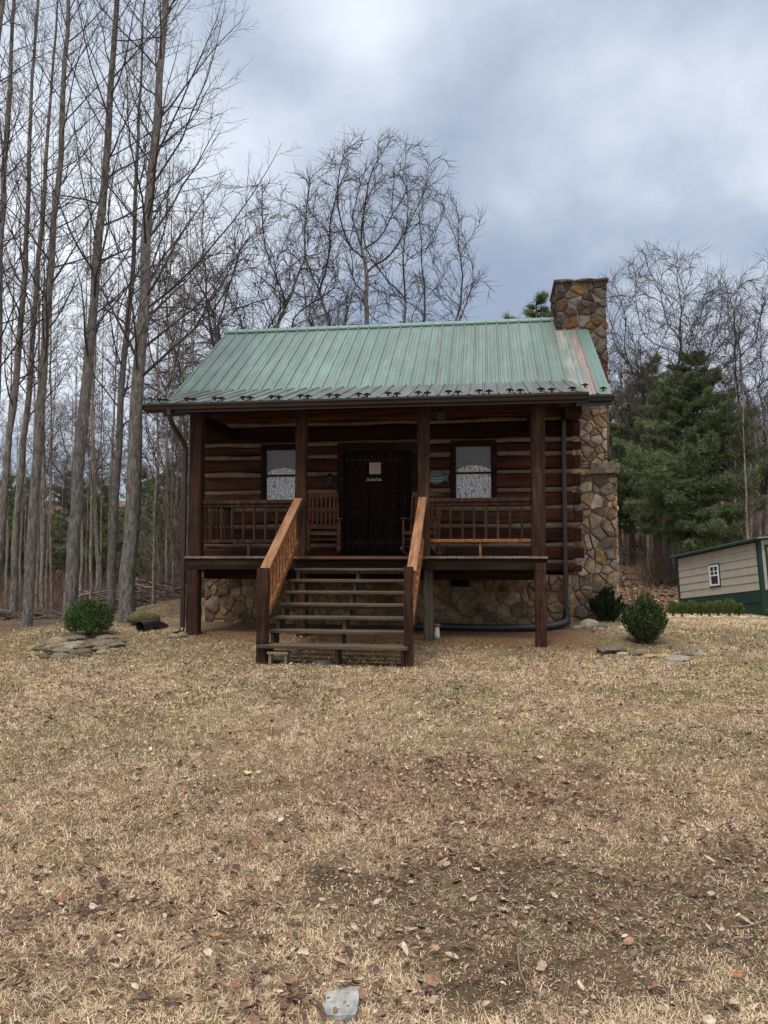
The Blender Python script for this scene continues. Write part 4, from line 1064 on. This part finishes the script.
def grow_level(P,Rd,nchild,t0,t1,lenf,ang,up,r,npt,radf=.5,wig=.12,minr=.003,lenabs=None,taper=.15):
    """spawn children from parents"""
    k,n,_=P.shape; out=[];rad=[]
    plen=np.linalg.norm(np.diff(P,axis=1),axis=2).sum(1)
    for i in range(k):
        m=nchild if not callable(nchild) else nchild(plen[i])
        for j in range(m):
            t=t0+(t1-t0)*((j+r.random())/m); f=t*(n-1); a=min(int(f),n-2); g=f-a
            p=P[i,a]*(1-g)+P[i,a+1]*g; rr_=Rd[i,a]*(1-g)+Rd[i,a+1]*g
            d=P[i,a+1]-P[i,a]; d/=np.linalg.norm(d)+1e-9
            q=r.normal(0,1,3); q-=q.dot(d)*d; q/=np.linalg.norm(q)+1e-9
            an=ang*r.uniform(.7,1.3); dd=d*math.cos(an)+q*math.sin(an)
            L=(plen[i]*lenf*(1-.62*t) if lenabs is None else lenabs(t))*r.uniform(.7,1.25)
            pts=[p]; cur=dd
            for s in range(npt-1):
                cur=cur+r.normal(0,wig,3)+np.array([0,0,up]); cur/=np.linalg.norm(cur); pts.append(pts[-1]+cur*L/(npt-1))
            r0=max(min(rr_*.85,rr_*radf*(r.uniform(.8,1.2))),minr); out.append(pts); rad.append(np.linspace(r0,max(r0*taper,minr*.6),npt))
    return np.array(out),np.array(rad)
def join(lst):
    V=[];F=[];o=0
    for v,f in lst: V.append(v); F.append(f+o); o+=len(v)
    return np.concatenate(V),np.concatenate(F)
def poplar(seed,h,r0,lean=(0,0),lvl3=True,crown=.3,limb=1.,n1=44,minr=.0035,sides=12):
    r=np.random.default_rng(seed); n=30; z=np.linspace(0,1,n)
    x=np.cumsum(r.normal(0,.022,n))*h/20+lean[0]*h*z; y=np.cumsum(r.normal(0,.022,n))*h/20+lean[1]*h*z; x-=x[0]; y-=y[0]
    P=np.stack([x,y,z*h-.3],-1)[None]; Rd=(r0*(1-z)**.95*(1+.22*np.exp(-z*60))+.006)[None]*(1+r.normal(0,.035,n))[None]
    T=tubes((P,Rd),sides)
    la=lambda t: limb*(3.0*(1-t)**.6+.5)*h/17*(.3+.7*min(1,t/.4))
    P1,R1=grow_level(P,Rd,n1,crown,.985,.2,.85,.085,r,8,.26,.09,minr*1.3,lenabs=la)
    P2,R2=grow_level(P1,R1,9,.12,.97,.42,.7,.06,r,5,.6,.13,minr)
    L=[tubes((P1,R1),5),tubes((P2,R2),3)]
    if lvl3:
        P3,R3=grow_level(P2,R2,5,.15,.98,.5,.65,.05,r,4,.6,.16,minr*.8); L.append(tubes((P3,R3),3))
    return T,join(L)
def crown_tree(seed,h,r0,fork=.25,rx=3.6,zc=.66,rz=.34,na=1500,step=.30,kill=.34,stems=7,minr=.011,base_sp=.5,n2=3,twl=.55,tr=.0075):
    """bare crown grown toward points scattered in a rounded envelope"""
    r=np.random.default_rng(seed)
    A=[]
    while len(A)<na:
        q=r.uniform(-1,1,3); d=np.linalg.norm(q)
        if d>1 or r.random()>.25+.75*d: continue
        # narrower low down, so the crown reads as a fan
        k=.45+.55*min(1,(q[2]+1)/.8); A.append([q[0]*rx*k,q[1]*rx*k,h*zc+q[2]*h*rz])
    A=np.array(A); A+=(np.stack([vnoise(A[:,0]*.9,A[:,2]*.9,seed),vnoise(A[:,1]*.9,A[:,2]*.9,seed+3),A[:,2]*0],-1)-.5)*.8
    N=[np.array([0,0,-.4])]; par=[-1]
    nt_=max(3,int(h*fork/.5)); 
    for i in range(nt_): N.append(np.array([r.normal(0,.04),r.normal(0,.04),h*fork*(i+1)/nt_])); par.append(len(N)-2)
    top=len(N)-1
    for k in range(stems):   # leaders leaving the trunk
        az=k*2.4+r.uniform(-.3,.3); sp=base_sp*math.sqrt((k+.5)/stems); p=N[top-(k%2)].copy(); cur=np.array([math.cos(az)*sp,math.sin(az)*sp,1.]); last=top-(k%2)
        for i in range(int(h*r.uniform(.26,.46)/step)):
            cur=cur+r.normal(0,.055,3)+np.array([0,0,.02]); cur/=np.linalg.norm(cur); p=p+cur*step; N.append(p); par.append(last); last=len(N)-1
    cc={}; N=list(N); best=np.full(len(A),1e9); bi=np.zeros(len(A),int); alive=np.ones(len(A),bool); done=0
    for it in range(90):
        new=np.array(N[done:]); 
        if len(new)==0: break
        for c0 in range(0,len(new),400):
            dd=np.linalg.norm(A[:,None]-new[None,c0:c0+400],axis=2); m=dd.argmin(1); v=dd[np.arange(len(A)),m]; u=v<best; best[u]=v[u]; bi[u]=m[u]+done+c0
        done=len(N); alive&=best>kill
        if not alive.any(): break
        idx=np.where(alive&(best<2.2))[0]
        if len(idx)==0: break
        acc={}
        for a in idx:
            d=A[a]-N[bi[a]]; acc.setdefault(bi[a],[]).append(d/(np.linalg.norm(d)+1e-9))
        for n_,ds in acc.items():
            if cc.get(n_,0)>=2 or (cc.get(n_,0)>=1 and r.random()<.5): alive[bi==n_]&=(r.random()<.93); continue
            cc[n_]=cc.get(n_,0)+1
            d=np.sum(ds,0); pd=N[n_]-N[par[n_]] if par[n_]>=0 else np.array([0,0,1.]); pd=pd/(np.linalg.norm(pd)+1e-9)
            d=d/(np.linalg.norm(d)+1e-9)+pd*1.0+r.normal(0,.11,3)+np.array([0,0,.10]); d/=np.linalg.norm(d); N.append(N[n_]+d*step); par.append(n_)
    N=np.array(N); par=np.array(par); n=len(N); w=np.zeros(n); ch=np.zeros(n,int); np.add.at(ch,par[1:],1); w[ch==0]=1
    for i in range(n-1,0,-1):
        if w[i]==0: w[i]=1
        w[par[i]]+=w[i]
    rad=minr*w**.44; rad*=1 ; sc_=r0/rad[1]; rad=np.where(rad>minr*1.5,minr*1.5+(rad-minr*1.5)*((r0-minr*1.5)/(rad[1]-minr*1.5)),rad); rad=np.where(rad<.16,rad*.64,rad)
    e=np.arange(1,n); P=np.stack([N[par[e]],N[e]],1); Rd=np.stack([np.minimum(rad[par[e]],rad[e]*1.25),rad[e]],1)
    big=rad[e]>.045; d=P[:,1]-P[:,0]; P[:,1]+=d*.06
    G=N[e[~big]]; pe=P[~big]
    tw,tR=grow_level(pe,np.minimum(Rd[~big],.012),n2,.0,1.,1.,.60,.06,r,4,.7,.09,tr,lenabs=lambda t:twl)
    return tubes((P[big],Rd[big]),8),join([tubes((P[~big],Rd[~big]),4),tubes((tw,tR),3)])
def mktree(name,data,label,cat,loc,rz=0,s=1,group=None,tc=(1,1,1)):
    t=thing(name,label,cat,loc,rz,group); (V,F),(V2,F2)=data
    fast('trunk',V,[F],'bark',t,col=np.tile(np.array(tc),(len(V),1)),smooth=True)
    fast('crown',V2,[F2],'twig_bark',t,col=np.tile(np.array(tc),(len(V2),1)),smooth=True)
    t.scale=(s,s,s); return t
def tbase(px,d): x=(px-384)/FPX*d; return Vector((x,d,H1(x,d)))
POP={}
# eight tall straight trunks on the left: (base px, depth, radius, lean, seed, height, label)
LT=[(126,14.2,.150,(.042,.0),21,17,1.35,'thickest tall grey trunk of the left wood, its long limbs reaching toward the cabin roof'),
    (113,15.6,.080,(.030,.0),22,15,1.,'slimmer tall trunk standing just left of the thickest trunk'),
    (70,14.0,.118,(.054,.01),23,18,1.1,'tall knotty trunk rising behind the round boxwood'),
    (28,13.6,.088,(.046,.0),24,17,.9,'tall straight trunk left of the boxwood bed'),
    (14,15.5,.072,(.032,.0),25,16,.8,'slim tall trunk between the leftmost group and the trunk beside the boxwood bed'),
    (-2,14.8,.075,(.040,.0),26,16,.8,'slim dark trunk whose foot stands at the left edge of the photo'),
    (-18,13.2,.075,(.030,.0),27,16,.8,'tall trunk entering the photo at its left edge halfway up'),
    (-38,12.2,.085,(.036,.0),28,17,.8,'leftmost tall trunk, seen only near the top left corner')]
for (px,d,r0,ln_,sd_,h,limb,lab) in LT:
    mktree('tall_tree',poplar(sd_,h,r0,ln_,True,.27,limb,58 if limb>1.2 else 44,.0034),lab,'tree',tbase(px,d),0,1,'tall straight trees left of the cabin')
# slender trees of the left wood (copies)
protoS=[poplar(40+i,11.5+i*1.3,.026+.008*i,(.02*(i-1),0),True,.25,.65,26,.0042,7) for i in range(4)]
SP=[mktree('slender_tree',protoS[i],'slender bare tree in the wood left of the cabin behind the tall trunks','tree',tbase([55,92,38,100][i],[17,18.5,20,21][i]),i*1.3,1,'slender bare trees of the left wood',(1.6,1.5,1.38) if i in (1,3) else (1.25,1.18,1.1)) for i in range(4)]
r=random.Random(12)
for k in range(50):
    d=17+30*(k/50)**1.2; px=r.uniform(-40,185) if k%5 else r.uniform(140,240)
    dup(r.choice(SP),tbase(px,d),r.uniform(0,6),r.uniform(.6,1.0))
# large spreading trees behind the cabin
o1=crown_tree(61,18.0,.27,.26,4.1,.70,.30,1150,stems=11,base_sp=.42); o2=crown_tree(62,13.9,.22,.28,3.5,.68,.32,1100,stems=9,base_sp=.5); o3=crown_tree(63,12.5,.18,.28,2.9,.66,.34,1000)
mktree('spreading_tree',o1,'widest bare tree fanning out above the middle of the green roof','tree',tbase(380,30),.4,1.02,'bare spreading trees behind the cabin')
mktree('spreading_tree',o2,'bare tree with twisting limbs above the left end of the green roof','tree',tbase(250,27),1.9,1.08,'bare spreading trees behind the cabin')
T3=mktree('spreading_tree',o3,'bare tree between the thickest left trunk and the cabin roof','tree',tbase(196,29),.2,1.12,'bare spreading trees behind the cabin')
T2=mktree('spreading_tree',crown_tree(64,18.0,.22,.28,4.6,.69,.31,1200,.36,.42,9,.013,.5,3,.8,.009),'large bare tree rising just right of the chimney behind the evergreen','tree',tbase(668,40),2.2,1.0,'bare spreading trees behind the cabin')
dup(T3,tbase(560,44),1.2,.95,label='low bare treetop showing left of the chimney')
dup(T3,tbase(478,46),3.2,.85,label='low bare treetop above the right half of the roof ridge')
dup(T2,tbase(768,36),4.0,.88,label='bare tree at the right edge of the photo above the shed')
dup(T2,tbase(612,52),5.2,.80,label='bare tree half hidden behind the chimney stack')
for k,(px,d,s,ro) in enumerate([(172,38,.95,2.4),(232,44,1.0,4.1),(80,38,.85,3.),(300,46,.95,1.),(425,48,.95,2.)]):
    dup(T3,tbase(px,d),ro,s,label='bare branching tree in the haze of twigs behind the left trunks and roof').update_tag()
# right-hand slope trees
protoR=[poplar(80+i,10.5+i,.07+.02*i,(.01*i,0),True,.28,.9,30,.007,7) for i in range(3)]
RS=[mktree('slope_tree',protoR[i],'slender bare tree on the leafy slope behind the shed','tree',tbase([748,706,652][i],[33,42,44][i]),i,1,'slender bare trees on the right slope',(1.45,1.35,1.25)) for i in range(3)]
for k in range(96):
    d=36+38*(k/96); px=r.uniform(612,830) if k%4 else r.uniform(560,640)
    if d<42 and px<660: d+=8
    dup(r.choice(RS),tbase(px,d),r.uniform(0,6),r.uniform(.6,.95))
# distant wood mass as one object
def farwood():
    r_=np.random.default_rng(5); Vs=[];Fs=[];o=0; vars_=[]
    for i in range(5):
        (V,F),(V2,F2)=poplar(300+i,11,.09,(0,0),False,.15,1.15,34,.012,4); v,f=join([(V,F),(V2,F2)]); vars_.append((v,f))
    cols=[]
    for k in range(400):
        d=48+70*r_.random()**1.2; x=(r_.uniform(-.62,.66) if k%3 else r_.uniform(.28,.66))*d
        v,f=vars_[r_.integers(5)]; a=r_.uniform(0,6.28); s=r_.uniform(.7,1.15)*(1.1 if x>.2*d else (.62 if x<-.1*d else .85))
        c,s_=math.cos(a),math.sin(a); w=v*s; w=np.stack([w[:,0]*c-w[:,1]*s_+x,w[:,0]*s_+w[:,1]*c+d,w[:,2]+H1(x,d)],-1)
        Vs.append(w); Fs.append(f+o); o+=len(w); cols.append(np.tile(np.array((1.75,1.55,1.4))*r_.uniform(.7,1.2),(len(w),1)))
    ob=fast('distant_wood',np.concatenate(Vs),[np.concatenate(Fs)],'twig_bark',col=np.concatenate(cols)); tag(ob,'far brown winter wood on the hill behind the cabin','woods',kind='stuff')
    # low brush / thicket under the trees
    k=26000; d=r_.uniform(18,60,k); side=r_.random(k)<.55
    x=np.where(side,r_.uniform(-.62,-.22,k)*d,r_.uniform(.34,.60,k)*d); m_=~(~side&(d<37)); d=d[m_];x=x[m_];k=len(d)
    z=hgt(x,d); n=4; L=r_.uniform(.4,1.8,k)*np.clip(d/30,.5,1.4); dirn=r_.normal(0,.55,(k,3)); dirn[:,2]=1; dirn/=np.linalg.norm(dirn,axis=1,keepdims=True)
    P=np.stack([x,d,z],-1)[:,None,:]+dirn[:,None,:]*L[:,None,None]*np.linspace(0,1,n)[None,:,None]+np.concatenate([np.zeros((k,1,3)),r_.normal(0,.08,(k,n-1,3))],1)
    Rd=np.linspace(.010,.004,n)[None,:]*np.clip(d/22,.8,2)[:,None]
    V,F=tubes((P,Rd),3); ob=fast('undergrowth',V,[F],'twig_bark',col=np.tile(np.array((2.0,1.65,1.35)),(len(V),1))); tag(ob,'thin bare undergrowth between the tree trunks','brush',kind='stuff')
farwood()

# evergreens
def pine(seed,h,w,ntuft,tl,base=.12,n=26,dens=1.):
    r_=np.random.default_rng(seed); m=MB(); m.tube([(0,0,-.3),(.02,0,h*.4),(0,.02,h*.8),(0,0,h)],[.022*h,.016*h,.007*h,.01],8,col=(.6,.55,.5))
    br=[];tp=[];tn=[]
    for i in range(n):
        t=base+(1-base)*(i/n)**.95; q_=(t-base)/(1-base); rad=w*max(.05,(1-q_**1.75))**.82*(.66+.34*min(1,q_*4))*(.85+.3*r_.random()); z=h*t
        for j in range(5 if t<.85 else 3):
            az=r_.uniform(0,6.28); L=rad*r_.uniform(.5,1.2); z=h*t+r_.normal(0,.012*h); droop=.10*(1-t)-.30*t
            pts=np.array([[math.cos(az)*L*s,math.sin(az)*L*s,z-droop*L*s+.10*L*s*s] for s in np.linspace(0,1,6)]); pts[1:]+=r_.normal(0,.04*L,(5,3))
            br.append((pts,np.linspace(.03,.006,6)*h/8))
            k=int(ntuft/(n*4.8)*(.4+L/w)*dens)
            s=r_.random(k)**.55; f=s*5; a=np.minimum(f.astype(int),4); g=(f-a)[:,None]; q=pts[a]*(1-g)+pts[a+1]*g
            lat=np.array([-math.sin(az),math.cos(az),0]); sp=(L*.34*(1.15-s))
            q=q+lat*(r_.uniform(-1,1,k)*sp)[:,None]+np.array([0,0,1])*(r_.normal(0,.06,k)*L*.6+.02)[:,None]
            tp.append(q); tn.append(np.tile(np.array([math.cos(az)*.8,math.sin(az)*.8,.55]),(k,1)))
    P=np.array([b_[0] for b_ in br]); Rd=np.array([b_[1] for b_ in br]); tp=np.concatenate(tp); tn=np.concatenate(tn); k=len(tp)
    # tuft = 6 needle blades
    Vs=[];nb=6
    tone=r_.uniform(.6,1.3,(k,1)); pal=np.array([(.18,.235,.10),(.14,.19,.085),(.25,.30,.15)])[r_.integers(0,3,k)]*tone
    for b_ in range(nb):
        a=tn+r_.normal(0,.8,(k,3)); a/=np.linalg.norm(a,axis=1,keepdims=True); s=np.cross(a,r_.normal(0,1,(k,3))); s/=np.linalg.norm(s,axis=1,keepdims=True)
        L=tl*r_.uniform(.6,1.2,(k,1)); Vs.append(np.stack([tp-s*L*.05,tp+s*L*.05,tp+a*L],1))
    V=np.stack(Vs,1).reshape(-1,3); F=np.arange(len(V)).reshape(-1,3); col=np.repeat(pal,nb*3,0)
    return m,tubes((P,Rd),4),(V,F,col)
def mkpine(data,label,loc,rz=0,s=1,group=None,name='pine_tree'):
    t=thing(name,label,'evergreen tree',loc,rz,group); m,(bv,bf),(V,F,col)=data
    m.build('trunk','bark',t,smooth=True,col=True); fast('branches',bv,[bf],'twig_bark',t,col=np.tile(np.array((.7,.6,.5)),(len(bv),1)))
    fast('crown',V,[F],'needle',t,col=col); t.scale=(s,s,s) if not hasattr(s,'__len__') else s; return t
big=pine(91,10.9,3.25,46000,.20,.17,36,1.3)
pb=tbase(695,37); mkpine(big,'big dense evergreen standing behind the shed',pb,.5,(1.16,1.16,1.05))
p2=pine(92,9,2.5,9000,.26,.22,24)
PP=mkpine(p2,'dark evergreen half hidden behind the chimney, left of the big evergreen',tbase(632,45),1,1.05,None)
dup(PP,tbase(539,50),2.6,1.86,label='evergreen whose tip shows above the roof ridge left of the chimney')
dup(PP,tbase(655,50),3.,1.4,label='evergreen behind the big right tree above the big evergreen')
dup(PP,tbase(742,56),3.5,1.0,label='evergreen on the hill above the shed roof')
for k,(px,d,s) in enumerate([(30,34,.62),(72,38,.7),(100,33,.6),(140,36,.7),(165,30,.62),(10,40,.7),(185,40,.8),(-15,33,.6)]):
    c=dup(PP,tbase(px,d),k*1.1,s,label='dim dark evergreen deep in the left wood behind the tall trunks'); c['group']='evergreens deep in the left wood'

# brush pile behind the cabin's left corner, fallen branches at left
def brush(name,label,g,k,L,w,h,tone):
    r_=np.random.default_rng(int(abs(g.x)*100)); P=[];Rd=[]
    for i in range(k):
        p=np.array([r_.normal(0,w),r_.normal(0,w*.5),r_.random()**1.5*h]); a=r_.normal(0,.5)+ (0 if r_.random()<.7 else 1.3); d=np.array([math.cos(a),math.sin(a)*.6,r_.normal(0,.18)]); l=L*r_.uniform(.5,1.3)
        pts=[p+d*l*(s-.5)+r_.normal(0,.03,3) for s in np.linspace(0,1,5)]; P.append(pts); r0=r_.uniform(.008,.035); Rd.append(np.linspace(r0,r0*.5,5))
    V,F=tubes((np.array(P),np.array(Rd)),6); V[:,2]=np.maximum(V[:,2],-.02); o=fast(name,V,[F],'twig_bark',col=np.tile(np.array(tone),(len(V),1)),smooth=True); o.location=g; tag(o,label,'brush pile')
g=at(168,606,19); g.z=H1(g.x,g.y); brush('brush_pile','pile of grey cut branches behind the left corner of the cabin',g,110,1.6,.8,.55,(2.6,2.4,2.2))
g=tbase(15,15.2); brush('brush_pile','low heap of fallen grey branches among the leftmost trunks',g,45,1.0,.6,.14,(1.7,1.55,1.4))
g=tbase(60,15.8); brush('brush_pile','fallen grey branches behind the round boxwood',g,30,.9,.5,.12,(1.6,1.45,1.3))
# arching pale shrub branches beside the left post
def arch():
    r_=np.random.default_rng(8); g=tbase(188,18.5); P=[];Rd=[]
    for i in range(34):
        a=r_.uniform(0,6.28); L=r_.uniform(1.6,3.6); h=r_.uniform(1.5,3.8); pts=[]
        for s in np.linspace(0,1,8): pts.append([math.cos(a)*L*.55*s**1.3,math.sin(a)*L*.5*s**1.3,h*math.sin(s*1.9)]+r_.normal(0,.04,3))
        P.append(pts); Rd.append(np.linspace(.016,.005,8))
    P=np.array(P);Rd=np.array(Rd); P2,R2=grow_level(P,Rd,9,.2,.98,.28,.7,.0,r_,4,.6,.2,.004)
    V,F=join([tubes((P,Rd),4),tubes((P2,R2),3)]); t=thing('arching_shrub','tangled bare shrub with pale arching stems left of the cabin','shrub',g)
    fast('stems',V,[F],'twig_bark',t,col=np.tile(np.array((2.4,2.25,2.0)),(len(V),1)))
    c=dup(t,tbase(165,23),2.,1.1,label='second tangle of pale arching stems further back left of the cabin')
arch()

# ------------------------------------------------------------------ light, sky, camera
SUNEL,SUNAZ=R(63),R(205)   # azimuth measured clockwise from +Y (north)
w=bpy.data.worlds.new('World'); sc.world=w; w.use_nodes=True; nt=w.node_tree; bg=nt.nodes['Background']
sky=N(nt,'ShaderNodeTexSky',sky_type='NISHITA'); sky.sun_disc=False; sky.sun_elevation=SUNEL; sky.sun_rotation=SUNAZ; sky.air_density=1; sky.dust_density=2
tc=N(nt,'ShaderNodeTexCoord').outputs['Generated']; sx=N(nt,'ShaderNodeSeparateXYZ'); nt.links.new(tc,sx.inputs[0])
def mth(op,a,b=None,c=None):
    n=N(nt,'ShaderNodeMath',operation=op)
    for i,v in enumerate((a,b,c)):
        if v is None: continue
        if isinstance(v,(int,float)): n.inputs[i].default_value=v
        else: nt.links.new(v,n.inputs[i])
    return n.outputs[0]
wm=N(nt,'ShaderNodeVectorMath',operation='MULTIPLY')
zz=mth('ADD',mth('MAXIMUM',sx.outputs[2],0.),.28)
cx=N(nt,'ShaderNodeCombineXYZ'); nt.links.new(mth('DIVIDE',sx.outputs[0],zz),cx.inputs[0]); nt.links.new(mth('DIVIDE',sx.outputs[1],zz),cx.inputs[1])
def nz(scale,detail,off,rough=.55,dist=0.):
    mp=N(nt,'ShaderNodeMapping'); mp.inputs['Location'].default_value=off; mp.inputs['Scale'].default_value=(1,.8,1); nt.links.new(cx.outputs[0],mp.inputs[0])
    return noise(nt,mp.outputs[0],scale,detail,rough,dist)
n1=nz(1.5,6,(3.1,1.7,0),.5,.3); n2=nz(4.2,6,(8,2,0),.55,.2)
def lobe(d,width,amt):   # a brighter or darker bank of cloud in one direction of the sky
    v=Vector(d).normalized(); dp=N(nt,'ShaderNodeVectorMath',operation='DOT_PRODUCT'); dp.inputs[1].default_value=v; nt.links.new(tc,dp.inputs[0])
    return mth('MULTIPLY',mth('POWER',mth('MAXIMUM',dp.outputs['Value'],0.),width),amt)
s=mth('ADD',mth('MULTIPLY',n1,.9),mth('MULTIPLY',n2,.35))
for (px,py,wd,am) in [(755,110,110,.25),(595,85,260,.12),(350,5,260,.24),(130,190,30,.22),(610,230,160,.08),(420,140,30,-.16),(510,290,60,-.07),(280,60,200,-.06),(680,180,300,-.06)]:
    s=mth('ADD',s,lobe(ray(px,py),wd,am))
t=N(nt,'ShaderNodeMapRange'); t.interpolation_type='SMOOTHSTEP'; t.inputs[1].default_value=.42; t.inputs[2].default_value=.95; nt.links.new(s,t.inputs[0])
cl=mixc(nt,t.outputs[0],(2.8,3.4,4.5),(7.8,8.3,9.0))
# extra brightness added to the unseen overhead sky, to light the ground
boost=mth('ADD',1.,mth('MULTIPLY',mth('POWER',mth('MAXIMUM',mth('SUBTRACT',sx.outputs[2],.62),0.),1.),9.))
back=mth('ADD',1.,mth('MULTIPLY',mth('MAXIMUM',mth('MULTIPLY',sx.outputs[1],-1.),0.),.1))
cl2=N(nt,'ShaderNodeVectorMath',operation='SCALE'); nt.links.new(cl,cl2.inputs[0]); nt.links.new(mth('MULTIPLY',boost,back),cl2.inputs['Scale'])
# unseen overhead sky tinted warm, added to take blue out of the ground light
ntl=mixc(nt,ramp(nt,sx.outputs[2],.6,.85),(1,1,1),(1.10,1.0,.86)); nt.links.new(cl2.outputs[0],wm.inputs[0]); nt.links.new(ntl,wm.inputs[1])
fin=mixc(nt,.93,sky.outputs[0],wm.outputs[0]); nt.links.new(fin,bg.inputs[0]); bg.inputs[1].default_value=.1
sun=bpy.data.lights.new('sun','SUN'); sun.energy=1.5; sun.angle=R(14); sun.color=(1,.95,.88)
so=bpy.data.objects.new('sun',sun); link(so); so.location=(0,0,30)
sd_=Vector((math.sin(SUNAZ)*math.cos(SUNEL),math.cos(SUNAZ)*math.cos(SUNEL),math.sin(SUNEL)))
so.rotation_euler=(-sd_).to_track_quat('-Z','Y').to_euler()
cam=bpy.data.cameras.new('camera'); co=bpy.data.objects.new('camera',cam); link(co); sc.camera=co
co.location=EYE; co.rotation_euler=(math.pi/2+TH,0,0); cam.sensor_fit='VERTICAL'; cam.sensor_height=24; cam.lens=24*FPX/1024; cam.clip_end=2000; cam.clip_start=.05
sc.view_settings.view_transform='Standard'; sc.view_settings.look='None'; sc.view_settings.exposure=.40; sc.view_settings.gamma=1
sc.render.resolution_x=768; sc.render.resolution_y=1024
